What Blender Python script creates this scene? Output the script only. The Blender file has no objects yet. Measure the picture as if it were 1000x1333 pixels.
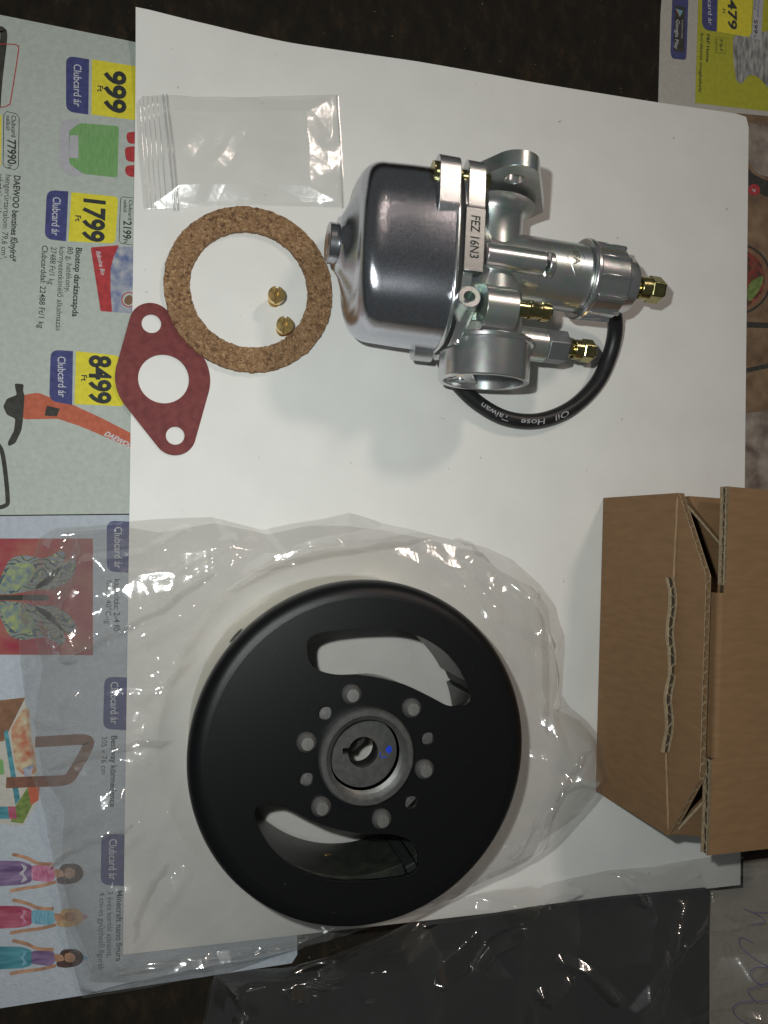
import bpy, bmesh, math, random
import numpy as np
from mathutils import Vector, Matrix, noise
from mathutils.geometry import tessellate_polygon
random.seed(7); PI = math.pi
scene = bpy.context.scene
scene.unit_settings.scale_length = 0.01            # one unit is one centimetre
C = scene.collection

# ------------------------------------------------------------------ camera
FPX, CAM_H = 1007.0, 25.4
dn = Vector((245-500, -(690-666.5), -FPX)).normalized()
az = -dn
ax = (Vector((1, 0, 0)) - az*az.x).normalized()
ay = az.cross(ax)
M3 = Matrix((ax, ay, az))
cd = bpy.data.cameras.new('camera'); cam = bpy.data.objects.new('camera', cd); C.objects.link(cam)
cd.sensor_fit = 'HORIZONTAL'; cd.sensor_width = 36; cd.lens = 36*FPX/1000
cd.clip_start = 0.5; cd.clip_end = 2000
cam.matrix_world = Matrix.Translation((0, 0, CAM_H)) @ M3.to_4x4()
scene.camera = cam

# ------------------------------------------------------------------ light
w = bpy.data.worlds.new('World'); scene.world = w; w.use_nodes = True
bg = w.node_tree.nodes['Background']
bg.inputs[0].default_value = (0.82, 0.88, 0.84, 1); bg.inputs[1].default_value = 0.06

def area_light(name, loc, target, size, power, color, shape='DISK'):
    l = bpy.data.lights.new(name, 'AREA'); l.shape = shape; l.size = size; l.energy = power; l.color = color
    o = bpy.data.objects.new(name, l); C.objects.link(o); o.location = loc
    o.rotation_euler = (Vector(target)-Vector(loc)).to_track_quat('-Z', 'Y').to_euler()
    return o
area_light('room_lamp', (88, 108, 152), (6, 0, 0), 22, 52000, (1.0, 0.83, 0.72))
area_light('phone_flash', (-2.2, 2.0, 25.6), (4, 0, 0), 0.55, 3150, (0.945, 1.0, 0.965))

scene.view_settings.view_transform = 'Standard'
scene.view_settings.look = 'None'
scene.view_settings.exposure = 0.38
scene.view_settings.gamma = 1.0

# ------------------------------------------------------------------ mapping helpers
def G(px, py, h=0.0):
    """point at height h seen at pixel px,py of the photograph"""
    r = M3 @ Vector((px-500, -(py-666.5), -FPX))
    t = (CAM_H-h)/-r.z
    return Vector((r.x*t, r.y*t, h))

# ------------------------------------------------------------------ materials
def new_mat(name):
    m = bpy.data.materials.new(name); m.use_nodes = True
    nt = m.node_tree; b = nt.nodes['Principled BSDF']
    return m, nt, b
def sock(b, k, v):
    if k in b.inputs: b.inputs[k].default_value = v
def mat(name, col, rough=0.6, metal=0.0, var=0.0, vscale=3.0, bump=0.0, bscale=20.0, spec=0.5, col2=None, stretch=None, rvar=0.0, detail=4, coat=0.0, specks=None):
    m, nt, b = new_mat(name)
    c = (*col, 1)
    sock(b, 'Base Color', c); sock(b, 'Roughness', rough); sock(b, 'Metallic', metal); sock(b, 'Specular IOR Level', spec)
    if coat: sock(b, 'Coat Weight', coat); sock(b, 'Coat Roughness', .25)
    tc = nt.nodes.new('ShaderNodeTexCoord'); mp = nt.nodes.new('ShaderNodeMapping')
    nt.links.new(tc.outputs['Object'], mp.inputs[0])
    if stretch: mp.inputs['Scale'].default_value = stretch
    if var or col2:
        n = nt.nodes.new('ShaderNodeTexNoise'); n.inputs['Scale'].default_value = vscale; n.inputs['Detail'].default_value = detail
        nt.links.new(mp.outputs[0], n.inputs['Vector'])
        r = nt.nodes.new('ShaderNodeValToRGB')
        r.color_ramp.elements[0].position = 0.32; r.color_ramp.elements[1].position = 0.68
        if col2: a, z = c, (*col2, 1)
        else:
            a = (*[x*(1-var) for x in col], 1); z = (*[min(1, x*(1+var)) for x in col], 1)
        r.color_ramp.elements[0].color = a; r.color_ramp.elements[1].color = z
        nt.links.new(n.outputs[0], r.inputs[0]); nt.links.new(r.outputs[0], b.inputs['Base Color'])
    if specks:
        sc_, th, sc_col = specks
        ns = nt.nodes.new('ShaderNodeTexNoise'); ns.inputs['Scale'].default_value = sc_; ns.inputs['Detail'].default_value = 2
        nt.links.new(tc.outputs['Object'], ns.inputs['Vector'])
        rs = nt.nodes.new('ShaderNodeValToRGB'); rs.color_ramp.elements[0].position = th; rs.color_ramp.elements[1].position = th+.03
        nt.links.new(ns.outputs[0], rs.inputs[0])
        mx = nt.nodes.new('ShaderNodeMix'); mx.data_type = 'RGBA'; nt.links.new(rs.outputs[0], mx.inputs[0])
        bc = b.inputs['Base Color']
        if bc.is_linked: nt.links.new(bc.links[0].from_socket, mx.inputs[6])
        else: mx.inputs[6].default_value = c
        mx.inputs[7].default_value = (*sc_col, 1); nt.links.new(mx.outputs[2], bc)
    if rvar:
        n3 = nt.nodes.new('ShaderNodeTexNoise'); n3.inputs['Scale'].default_value = vscale*1.7; n3.inputs['Detail'].default_value = 5
        nt.links.new(mp.outputs[0], n3.inputs['Vector'])
        mr = nt.nodes.new('ShaderNodeMapRange'); mr.inputs['To Min'].default_value = max(.03, rough-rvar); mr.inputs['To Max'].default_value = rough+rvar
        mr.inputs['From Min'].default_value = .3; mr.inputs['From Max'].default_value = .7
        nt.links.new(n3.outputs[0], mr.inputs[0]); nt.links.new(mr.outputs[0], b.inputs['Roughness'])
    if bump:
        n2 = nt.nodes.new('ShaderNodeTexNoise'); n2.inputs['Scale'].default_value = bscale; n2.inputs['Detail'].default_value = 5
        nt.links.new(mp.outputs[0], n2.inputs['Vector'])
        bp = nt.nodes.new('ShaderNodeBump'); bp.inputs['Strength'].default_value = bump; bp.inputs['Distance'].default_value = 0.05
        nt.links.new(n2.outputs[0], bp.inputs['Height']); nt.links.new(bp.outputs[0], b.inputs['Normal'])
    return m

def plastic_film(name, tint=(0.93, 0.92, 0.92), rough=0.09, haze=0.06, gloss=1.6, bump=0.0, bscale=2.0):
    m, nt, b = new_mat(name); nt.nodes.remove(b)
    out = nt.nodes['Material Output']
    tr = nt.nodes.new('ShaderNodeBsdfTransparent'); tr.inputs[0].default_value = (*tint, 1)
    gl = nt.nodes.new('ShaderNodeBsdfGlossy'); gl.inputs['Roughness'].default_value = rough; gl.inputs[0].default_value = (1, 1, 1, 1)
    fr = nt.nodes.new('ShaderNodeLayerWeight'); fr.inputs[0].default_value = .5
    pw = nt.nodes.new('ShaderNodeMath'); pw.operation = 'POWER'; pw.inputs[1].default_value = 4.5
    nt.links.new(fr.outputs['Facing'], pw.inputs[0])
    mu = nt.nodes.new('ShaderNodeMath'); mu.operation = 'MULTIPLY_ADD'; mu.inputs[1].default_value = .8; mu.inputs[2].default_value = .055*gloss; mu.use_clamp = True
    nt.links.new(pw.outputs[0], mu.inputs[0])
    df = nt.nodes.new('ShaderNodeBsdfDiffuse'); df.inputs[0].default_value = (.78, .78, .78, 1)
    g2 = nt.nodes.new('ShaderNodeBsdfGlossy'); g2.inputs['Roughness'].default_value = min(.6, rough*3.2); g2.inputs[0].default_value = (1, 1, 1, 1)
    gm = nt.nodes.new('ShaderNodeMixShader'); gm.inputs[0].default_value = .16
    nt.links.new(gl.outputs[0], gm.inputs[1]); nt.links.new(g2.outputs[0], gm.inputs[2])
    hz = nt.nodes.new('ShaderNodeMath'); hz.operation = 'MULTIPLY_ADD'; hz.inputs[1].default_value = haze*2.5; hz.inputs[2].default_value = haze; hz.use_clamp = True
    nt.links.new(fr.outputs['Facing'], hz.inputs[0])
    m1 = nt.nodes.new('ShaderNodeMixShader'); nt.links.new(hz.outputs[0], m1.inputs[0])
    nt.links.new(tr.outputs[0], m1.inputs[1]); nt.links.new(df.outputs[0], m1.inputs[2])
    m2 = nt.nodes.new('ShaderNodeMixShader')
    nt.links.new(mu.outputs[0], m2.inputs[0]); nt.links.new(m1.outputs[0], m2.inputs[1]); nt.links.new(gm.outputs[0], m2.inputs[2])
    nt.links.new(m2.outputs[0], out.inputs[0])
    if bump:
        tc = nt.nodes.new('ShaderNodeTexCoord')
        n2 = nt.nodes.new('ShaderNodeTexNoise'); n2.inputs['Scale'].default_value = bscale; n2.inputs['Detail'].default_value = 3
        nt.links.new(tc.outputs['Object'], n2.inputs['Vector'])
        bp = nt.nodes.new('ShaderNodeBump'); bp.inputs['Strength'].default_value = bump; bp.inputs['Distance'].default_value = 0.3
        nt.links.new(n2.outputs[0], bp.inputs['Height']); nt.links.new(bp.outputs[0], gl.inputs['Normal'])
    return m

def iridescent(name, base, rough, tint=0.5, scale=1.2):
    """passivated zinc: grey metal with faint pink and green bloom"""
    m, nt, b = new_mat(name)
    sock(b, 'Metallic', .93); sock(b, 'Roughness', rough)
    tc = nt.nodes.new('ShaderNodeTexCoord')
    n = nt.nodes.new('ShaderNodeTexNoise'); n.inputs['Scale'].default_value = scale; n.inputs['Detail'].default_value = 5; n.inputs['Distortion'].default_value = .6
    nt.links.new(tc.outputs['Object'], n.inputs['Vector'])
    r = nt.nodes.new('ShaderNodeValToRGB'); e = r.color_ramp.elements
    def k(f): return (base[0]*f[0], base[1]*f[1], base[2]*f[2], 1)
    e[0].position = .3; e[0].color = k((.86, .99, .90))
    e[1].position = .7; e[1].color = k((.88, .94, 1.06))
    x = e.new(.42); x.color = k((1, 1, 1)); x = e.new(.5); x.color = k((1.12, .98, 1.04)); x = e.new(.57); x.color = k((1.0, 1.02, .92))
    nt.links.new(n.outputs[0], r.inputs[0]); nt.links.new(r.outputs[0], b.inputs['Base Color'])
    n2 = nt.nodes.new('ShaderNodeTexNoise'); n2.inputs['Scale'].default_value = 28; n2.inputs['Detail'].default_value = 4
    nt.links.new(tc.outputs['Object'], n2.inputs['Vector'])
    bp = nt.nodes.new('ShaderNodeBump'); bp.inputs['Strength'].default_value = .12; bp.inputs['Distance'].default_value = .02
    nt.links.new(n2.outputs[0], bp.inputs['Height']); nt.links.new(bp.outputs[0], b.inputs['Normal'])
    mr = nt.nodes.new('ShaderNodeMapRange'); mr.inputs['To Min'].default_value = rough*.8; mr.inputs['To Max'].default_value = rough*1.3
    nt.links.new(n.outputs[0], mr.inputs[0]); nt.links.new(mr.outputs[0], b.inputs['Roughness'])
    return m

def grain_mat(name, cols, scale, rough=.8, bump=.8):
    """cork: voronoi granules in several browns"""
    m, nt, b = new_mat(name); sock(b, 'Roughness', rough)
    tc = nt.nodes.new('ShaderNodeTexCoord')
    nz = nt.nodes.new('ShaderNodeTexNoise'); nz.inputs['Scale'].default_value = 9; nz.inputs['Detail'].default_value = 3
    nt.links.new(tc.outputs['Object'], nz.inputs['Vector'])
    mx = nt.nodes.new('ShaderNodeMix'); mx.data_type = 'VECTOR'; mx.inputs[0].default_value = .12
    nt.links.new(tc.outputs['Object'], mx.inputs[4]); nt.links.new(nz.outputs['Color'], mx.inputs[5])
    v = nt.nodes.new('ShaderNodeTexVoronoi'); v.inputs['Scale'].default_value = scale
    nt.links.new(mx.outputs[1], v.inputs['Vector'])
    s = nt.nodes.new('ShaderNodeSeparateColor'); nt.links.new(v.outputs['Color'], s.inputs[0])
    r = nt.nodes.new('ShaderNodeValToRGB'); e = r.color_ramp.elements
    e[0].color = (*cols[0], 1); e[0].position = 0.05; e[1].color = (*cols[-1], 1); e[1].position = .97
    for i, c in enumerate(cols[1:-1]):
        x = e.new(.05+.9*(i+1)/(len(cols)-1)); x.color = (*c, 1)
    nt.links.new(s.outputs[0], r.inputs[0])
    n3 = nt.nodes.new('ShaderNodeTexNoise'); n3.inputs['Scale'].default_value = 30; n3.inputs['Detail'].default_value = 6
    nt.links.new(tc.outputs['Object'], n3.inputs['Vector'])
    m2 = nt.nodes.new('ShaderNodeMix'); m2.data_type = 'RGBA'; m2.blend_type = 'MULTIPLY'; m2.inputs[0].default_value = .8
    r3 = nt.nodes.new('ShaderNodeValToRGB'); r3.color_ramp.elements[0].position = .35; r3.color_ramp.elements[0].color = (.45, .4, .35, 1); r3.color_ramp.elements[1].position = .6; r3.color_ramp.elements[1].color = (1.1, 1.1, 1.1, 1)
    nt.links.new(n3.outputs[0], r3.inputs[0]); nt.links.new(r.outputs[0], m2.inputs[6]); nt.links.new(r3.outputs[0], m2.inputs[7])
    nt.links.new(m2.outputs[2], b.inputs['Base Color'])
    bp = nt.nodes.new('ShaderNodeBump'); bp.inputs['Strength'].default_value = bump; bp.inputs['Distance'].default_value = .05
    nt.links.new(v.outputs['Distance'], bp.inputs['Height']); nt.links.new(bp.outputs[0], b.inputs['Normal'])
    return m

def table_mat():
    m, nt, b = new_mat('dark_stained_wood'); sock(b, 'Roughness', .75); sock(b, 'Specular IOR Level', .2)
    tc = nt.nodes.new('ShaderNodeTexCoord'); mp = nt.nodes.new('ShaderNodeMapping'); mp.inputs['Scale'].default_value = (1.3, .7, 1)
    nt.links.new(tc.outputs['Object'], mp.inputs[0])
    n = nt.nodes.new('ShaderNodeTexNoise'); n.inputs['Scale'].default_value = 1.6; n.inputs['Detail'].default_value = 9; n.inputs['Roughness'].default_value = .7
    nt.links.new(mp.outputs[0], n.inputs['Vector'])
    r = nt.nodes.new('ShaderNodeValToRGB'); e = r.color_ramp.elements
    e[0].position = .35; e[0].color = (.008, .007, .005, 1); e[1].position = .74; e[1].color = (.042, .025, .011, 1)
    x = e.new(.55); x.color = (.016, .012, .008, 1)
    nt.links.new(n.outputs[0], r.inputs[0])
    n2 = nt.nodes.new('ShaderNodeTexNoise'); n2.inputs['Scale'].default_value = 7.5; n2.inputs['Detail'].default_value = 2
    nt.links.new(tc.outputs['Object'], n2.inputs['Vector'])
    r2 = nt.nodes.new('ShaderNodeValToRGB'); r2.color_ramp.elements[0].position = .735; r2.color_ramp.elements[1].position = .77
    nt.links.new(n2.outputs[0], r2.inputs[0])
    mx = nt.nodes.new('ShaderNodeMix'); mx.data_type = 'RGBA'
    nt.links.new(r2.outputs[0], mx.inputs[0]); nt.links.new(r.outputs[0], mx.inputs[6]); mx.inputs[7].default_value = (.20, .17, .11, 1)
    nt.links.new(mx.outputs[2], b.inputs['Base Color'])
    bp = nt.nodes.new('ShaderNodeBump'); bp.inputs['Strength'].default_value = .5; bp.inputs['Distance'].default_value = .06
    nt.links.new(n.outputs[0], bp.inputs['Height']); nt.links.new(bp.outputs[0], b.inputs['Normal'])
    return m

def paper_mat(name, col, var=.05, fibre=.4, rough=.7):
    return mat(name, col, rough, var=var, vscale=6, bump=fibre, bscale=14, spec=.25, detail=8)

MT = dict(
    table=table_mat(),
    white=mat('white_card', (.80, .79, .77), .55, var=.028, vscale=.6, bump=.10, bscale=9, spec=.3, specks=(4.5, .76, (.45, .42, .37))),
    news=paper_mat('newsprint', (.43, .47, .435), .06),
    news2=paper_mat('bluish_newsprint', (.42, .46, .52), .06),
    news3=paper_mat('pale_newsprint', (.46, .44, .40), .05),
    blue=paper_mat('print_blue', (.060, .065, .19), .18, .3),
    yellow=paper_mat('print_yellow', (.68, .60, .045), .08, .3),
    lime=paper_mat('print_lime_yellow', (.40, .40, .035), .08, .3),
    ink=paper_mat('print_ink', (.035, .04, .04), .2, .2),
    lightink=paper_mat('print_white', (.55, .56, .60), .08, .2),
    greenp=mat('print_green', (.13, .30, .10), .7, col2=(.20, .38, .15), vscale=6, stretch=(5, .5, 1)),
    lilac=paper_mat('print_lilac', (.42, .41, .45), .05, .2),
    redp=paper_mat('print_red', (.40, .045, .05), .15, .3),
    orange=paper_mat('print_orange', (.46, .12, .07), .12, .3),
    darkp=paper_mat('print_dark_grey', (.045, .045, .04), .25, .3),
    bluep=mat('print_blue_fabric', (.10, .14, .30), .7, col2=(.45, .45, .46), vscale=3),
    zinc=iridescent('cast_zinc', (.60, .645, .635), .29),
    zinc2=iridescent('machined_zinc', (.66, .69, .70), .22, scale=2),
    chrome=None,
    brass=mat('brass', (.88, .62, .25), .24, .95, var=.12, vscale=4, rvar=.05),
    yzinc=mat('yellow_chromate_steel', (.50, .41, .18), .22, 1.0, col2=(.30, .31, .17), vscale=5, rvar=.06),
    rubber=mat('black_rubber', (.014, .014, .016), .42, var=.2, bump=.06, bscale=30),
    gasket_shade=mat('black_gasket_and_shade', (.015, .015, .016), .6),  # also painted where shade falls in the hub bore and band hole
    black=mat('satin_black_paint', (.0035, .0035, .0045), .36, bump=.16, bscale=70, spec=.36, specks=(9, .765, (.05, .05, .05))),
    steel=mat('brushed_steel', (.70, .68, .60), .38, .75, var=.18, vscale=2.5, stretch=(1, 1, 9), rvar=.1),
    hub=mat('phosphated_steel', (.125, .124, .12), .42, .6, var=.15, vscale=6, bump=.12, bscale=50),
    rivet=mat('dull_rivet_steel', (.28, .272, .265), .42, .75, var=.12, vscale=8, bump=.08, bscale=40),
    magnet=mat('dark_magnet', (.035, .04, .033), .35, .3, var=.3, vscale=3, bump=.1),
    bluemark=mat('blue_marker_ink', (.01, .05, .62), .5),
    redfibre=mat('red_fibre_gasket', (.150, .028, .030), .62, col2=(.215, .048, .046), vscale=5, bump=.15, bscale=50, detail=9, spec=.3),
    cork=grain_mat('cork', [(.17, .09, .045), (.31, .175, .085), (.37, .22, .115), (.29, .16, .075), (.46, .29, .155)], 13),
    card=mat('brown_cardboard', (.24, .140, .072), .75, var=.08, vscale=1.6, bump=.12, bscale=16, stretch=(1, 4, 1), spec=.2, detail=8),
    cardedge=mat('cardboard_liner_edge', (.36, .27, .17), .85, var=.2, vscale=9),
    cardcrease=mat('pale_cardboard_crease', (.36, .235, .13), .7, var=.15, vscale=5, stretch=(1, .5, 1), spec=.3),  # lighter cardboard along the fold
    fluteshade=mat('flute_gap_shade', (.055, .042, .026), .9, var=.25, vscale=6),  # dark fill colour standing for the shade between the flutes
    film=plastic_film('clear_bag_film', (.955, .948, .942), .055, .05, 1.7, .05, 5),
    film2=plastic_film('thick_bag_film', (.94, .93, .925), .11, .015, 2.1, .05, 3),
    film3=plastic_film('zip_bag_film', (.965, .965, .96), .20, .06, 1.6, .12, 1.0),
    zipr=plastic_film('zip_ridge_film', (.93, .93, .93), .2, .12, 2.0),
    foam=mat('dark_rubber_mat', (.010, .011, .010), .55, var=.2, vscale=1.5, bump=.1, bscale=40, spec=.15),
    pen=mat('blue_pen_ink', (.10, .10, .22), .6),
    doll_skin=mat('print_skin', (.40, .22, .14), .7, var=.3, vscale=3.5),
    doll_dark=mat('print_dark_hair', (.07, .04, .035), .7, var=.3, vscale=8),
    doll_blond=mat('print_blond_hair', (.45, .30, .16), .7, var=.15, vscale=8),
    purple=mat('print_purple', (.10, .055, .15), .7, col2=(.27, .19, .33), vscale=2.2, stretch=(.6, 2.4, 1)),
    pink=mat('print_pink', (.38, .09, .18), .7, col2=(.52, .25, .36), vscale=4, stretch=(3, 1, 1)),
    magenta=mat('print_magenta', (.27, .03, .07), .7, col2=(.42, .12, .18), vscale=2.2, stretch=(.6, 2.4, 1)),
    teal=mat('print_teal', (.025, .13, .18), .7, col2=(.09, .30, .36), vscale=2.2, stretch=(.6, 2.4, 1)),
    aqua=mat('print_aqua', (.08, .25, .36), .7, col2=(.22, .42, .52), vscale=4, stretch=(3, 1, 1)),
    brownp=mat('print_brown', (.20, .10, .055), .7, var=.2, vscale=4),
    tubep=mat('print_bronze', (.17, .075, .05), .7, var=.2, vscale=4),
    wood_print=mat('print_rustic_board', (.10, .055, .03), .7, col2=(.26, .17, .10), vscale=1.1, bump=.1, detail=9),
    meatp=mat('print_bread', (.12, .085, .07), .7, col2=(.34, .29, .25), vscale=1.4, detail=8),
    pepper=grain_mat('print_peppercorns', [(.10, .02, .015), (.25, .04, .03), (.05, .03, .02), (.33, .08, .05)], 5, .7, .2),
    leafp=mat('print_leaf', (.14, .20, .05), .7, var=.3, vscale=6),
    greyp=mat('print_glass', (.11, .11, .11), .7, col2=(.42, .42, .41), vscale=3.2, stretch=(2.5, .7, 1), detail=6),
    ornament=mat('print_ornament', (.10, .15, .22), .7, col2=(.30, .34, .13), vscale=5, detail=9),
    ornament2=mat('print_ornament_red', (.27, .02, .045), .7, col2=(.30, .11, .08), vscale=1.0, detail=8, stretch=(1, 1.6, 1)),
    ornament3=mat('print_ornament_green', (.15, .22, .10), .7, col2=(.32, .28, .10), vscale=4, detail=9),
    paisley=None,
    toy=mat('print_toys', (.40, .10, .05), .7, col2=(.50, .45, .30), vscale=3.5, detail=7),
)
def chrome_mat():
    m, nt, b = new_mat('plated_bowl_steel'); sock(b, 'Metallic', 1.0); sock(b, 'Roughness', .18); sock(b, 'Anisotropic', .5)
    tg = nt.nodes.new('ShaderNodeTangent'); tg.direction_type = 'RADIAL'; tg.axis = 'X'; nt.links.new(tg.outputs[0], b.inputs['Tangent']); sock(b, 'Anisotropic Rotation', .25)
    tc = nt.nodes.new('ShaderNodeTexCoord')
    n = nt.nodes.new('ShaderNodeTexNoise'); n.inputs['Scale'].default_value = 45; n.inputs['Detail'].default_value = 3
    nt.links.new(tc.outputs['Object'], n.inputs['Vector'])
    r = nt.nodes.new('ShaderNodeValToRGB'); r.color_ramp.elements[0].position = .35; r.color_ramp.elements[0].color = (.36, .37, .44, 1)
    r.color_ramp.elements[1].position = .68; r.color_ramp.elements[1].color = (.80, .81, .88, 1)
    nt.links.new(n.outputs[0], r.inputs[0]); nt.links.new(r.outputs[0], b.inputs['Base Color'])
    bp = nt.nodes.new('ShaderNodeBump'); bp.inputs['Strength'].default_value = .25; bp.inputs['Distance'].default_value = .012
    nt.links.new(n.outputs[0], bp.inputs['Height']); nt.links.new(bp.outputs[0], b.inputs['Normal'])
    return m
MT['chrome'] = chrome_mat()

def ornament_mat():
    m, nt, b = new_mat('print_paisley'); sock(b, 'Roughness', .7)
    tc = nt.nodes.new('ShaderNodeTexCoord')
    wv = nt.nodes.new('ShaderNodeTexWave'); wv.wave_type = 'RINGS'; wv.inputs['Scale'].default_value = 1.6; wv.inputs['Distortion'].default_value = 14; wv.inputs['Detail'].default_value = 2; wv.inputs['Detail Scale'].default_value = 1.4
    nt.links.new(tc.outputs['Object'], wv.inputs['Vector'])
    r = nt.nodes.new('ShaderNodeValToRGB'); e = r.color_ramp.elements
    e[0].position = .05; e[0].color = (.05, .07, .13, 1); e[1].position = .95; e[1].color = (.16, .24, .33, 1)
    for p, c in ((.3, (.14, .22, .09)), (.5, (.40, .42, .24)), (.62, (.09, .13, .12)), (.8, (.30, .15, .08))):
        x = e.new(p); x.color = (*c, 1)
    nt.links.new(wv.outputs[0], r.inputs[0]); nt.links.new(r.outputs[0], b.inputs['Base Color'])
    return m
MT['paisley'] = ornament_mat()
# ------------------------------------------------------------------ object helpers
def tag(o, label=None, cat=None, group=None, kind=None):
    if label: o['label'] = label
    if cat: o['category'] = cat
    if group: o['group'] = group
    if kind: o['kind'] = kind
    return o
def thing(name, label, cat, loc=(0, 0, 0), rz=0, group=None):
    o = bpy.data.objects.new(name, None); C.objects.link(o); o.location = loc; o.rotation_euler = (0, 0, rz)
    o.empty_display_size = .5
    return tag(o, label, cat, group)
def link(name, me, m, parent=None, loc=None):
    o = bpy.data.objects.new(name, me); C.objects.link(o)
    if m is not None and not me.materials: me.materials.append(m)
    if parent is not None: o.parent = parent
    if loc is not None: o.location = loc
    return o
def build(name, bm, m, parent=None, smooth=35, bevel=0.0, seg=2, loc=None, merge=True):
    if merge: bmesh.ops.remove_doubles(bm, verts=bm.verts, dist=1e-4)
    bmesh.ops.recalc_face_normals(bm, faces=bm.faces)
    me = bpy.data.meshes.new(name); bm.to_mesh(me); bm.free()
    if smooth:
        me.polygons.foreach_set('use_smooth', [True]*len(me.polygons)); me.set_sharp_from_angle(angle=math.radians(smooth))
    o = link(name, me, m, parent, loc)
    if bevel:
        md = o.modifiers.new('bevel', 'BEVEL'); md.width = bevel; md.segments = seg; md.limit_method = 'ANGLE'; md.angle_limit = math.radians(38)
        md.harden_normals = False
    return o
def copy_tree(o, parent=None):
    c = o.copy(); C.objects.link(c)
    if parent is not None: c.parent = parent
    for ch in list(o.children): copy_tree(ch, c)
    return c
def frame(axis):
    a = Vector(axis).normalized()
    t = Vector((0, 0, 1)) if abs(a.z) < .9 else Vector((0, 1, 0))
    e1 = t.cross(a).normalized(); e2 = a.cross(e1)
    return e1, e2, a
def lathe(bm, o, axis, prof, seg=48, closed=False, ph=0):
    """prof: list of (t, r) along axis; r=0 closes the end"""
    e1, e2, a = frame(axis); o = Vector(o); rings = []
    for t, r in prof:
        if r < 1e-6: rings.append([bm.verts.new(o+a*t)])
        else: rings.append([bm.verts.new(o+a*t+(e1*math.cos(ph+2*PI*i/seg)+e2*math.sin(ph+2*PI*i/seg))*r) for i in range(seg)])
    n = len(rings)
    for k in range(n if closed else n-1):
        A, B = rings[k], rings[(k+1) % n]
        for i in range(seg):
            j = (i+1) % seg
            if len(A) == 1 and len(B) == 1: continue
            if len(A) == 1: bm.faces.new((A[0], B[i], B[j]))
            elif len(B) == 1: bm.faces.new((A[i], A[j], B[0]))
            else: bm.faces.new((A[i], A[j], B[j], B[i]))
def cyl(bm, p0, p1, r, r1=None, seg=32, ph=0):
    p0 = Vector(p0); p1 = Vector(p1); d = p1-p0
    lathe(bm, p0, d, [(0, 0), (0, r), (d.length, r if r1 is None else r1), (d.length, 0)], seg, ph=ph)
def tube(bm, p0, p1, r, ri, seg=32):
    p0 = Vector(p0); p1 = Vector(p1); L = (p1-p0).length
    lathe(bm, p0, p1-p0, [(0, ri), (0, r), (L, r), (L, ri)], seg, closed=True)
def slab(bm, loops, f, t):
    """loops of 2D points (outer, holes...); f maps (x,y,z)->Vector; thickness from 0 to t; f called with z"""
    pts = [[Vector((x, y, 0)) for x, y in L] for L in loops]
    tris = tessellate_polygon(pts)
    flat = [p for L in pts for p in L]
    lo = [bm.verts.new(f(p.x, p.y, 0)) for p in flat]
    hi = [bm.verts.new(f(p.x, p.y, t)) for p in flat] if t else None
    for a, b_, c in tris:
        try:
            bm.faces.new((lo[a], lo[b_], lo[c]))
            if t: bm.faces.new((hi[a], hi[b_], hi[c]))
        except ValueError: pass
    if t:
        k = 0
        for L in pts:
            n = len(L)
            for i in range(n):
                j = (i+1) % n
                bm.faces.new((lo[k+i], lo[k+j], hi[k+j], hi[k+i]))
            k += n
def circ(cx, cy, r, n=32, ph=0): return [(cx+r*math.cos(ph+2*PI*i/n), cy+r*math.sin(ph+2*PI*i/n)) for i in range(n)]
def hull(points):
    P_ = sorted(set((round(x, 5), round(y, 5)) for x, y in points))
    def half(ps):
        h = []
        for p in ps:
            while len(h) > 1 and (h[-1][0]-h[-2][0])*(p[1]-h[-2][1])-(h[-1][1]-h[-2][1])*(p[0]-h[-2][0]) <= 0: h.pop()
            h.append(p)
        return h
    a = half(P_); b = half(P_[::-1]); return a[:-1]+b[:-1]
def smooth_poly(pts, n=6, closed=True):
    """Catmull-Rom through points (tuples of any dimension)"""
    out = []; N = len(pts); pts = [Vector(p) for p in pts]
    rng = range(N) if closed else range(N-1)
    for i in rng:
        if closed: p0, p1, p2, p3 = pts[(i-1) % N], pts[i], pts[(i+1) % N], pts[(i+2) % N]
        else: p0, p1, p2, p3 = pts[max(i-1, 0)], pts[i], pts[i+1], pts[min(i+2, N-1)]
        for k in range(n):
            t = k/n
            out.append(.5*((2*p1)+(-p0+p2)*t+(2*p0-5*p1+4*p2-p3)*t*t+(-p0+3*p1-3*p2+p3)*t**3))
    if not closed: out.append(pts[-1])
    return out
def sweep(bm, path, r, seg=16, cap=True, squash=None):
    rings = []; n = len(path); up = Vector((0, 0, 1))
    for i, p in enumerate(path):
        d = (path[min(i+1, n-1)]-path[max(i-1, 0)]).normalized()
        s = d.cross(up)
        if s.length < .05: s = Vector((1, 0, 0))
        s.normalize(); u_ = s.cross(d)
        rr = r[i] if isinstance(r, (list, tuple)) else r
        rings.append([bm.verts.new(p+(s*math.cos(2*PI*k/seg)+u_*math.sin(2*PI*k/seg)*(squash or 1))*rr) for k in range(seg)])
    for a, b_ in zip(rings, rings[1:]):
        for k in range(seg): bm.faces.new((a[k], a[(k+1) % seg], b_[(k+1) % seg], b_[k]))
    if cap:
        bm.faces.new(rings[0]); bm.faces.new(rings[-1])
def box(bm, lo, hi):
    x0, y0, z0 = lo; x1, y1, z1 = hi
    slab(bm, [[(x0, y0), (x1, y0), (x1, y1), (x0, y1)]], lambda x, y, z: Vector((x, y, z0+z)), z1-z0)

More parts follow.
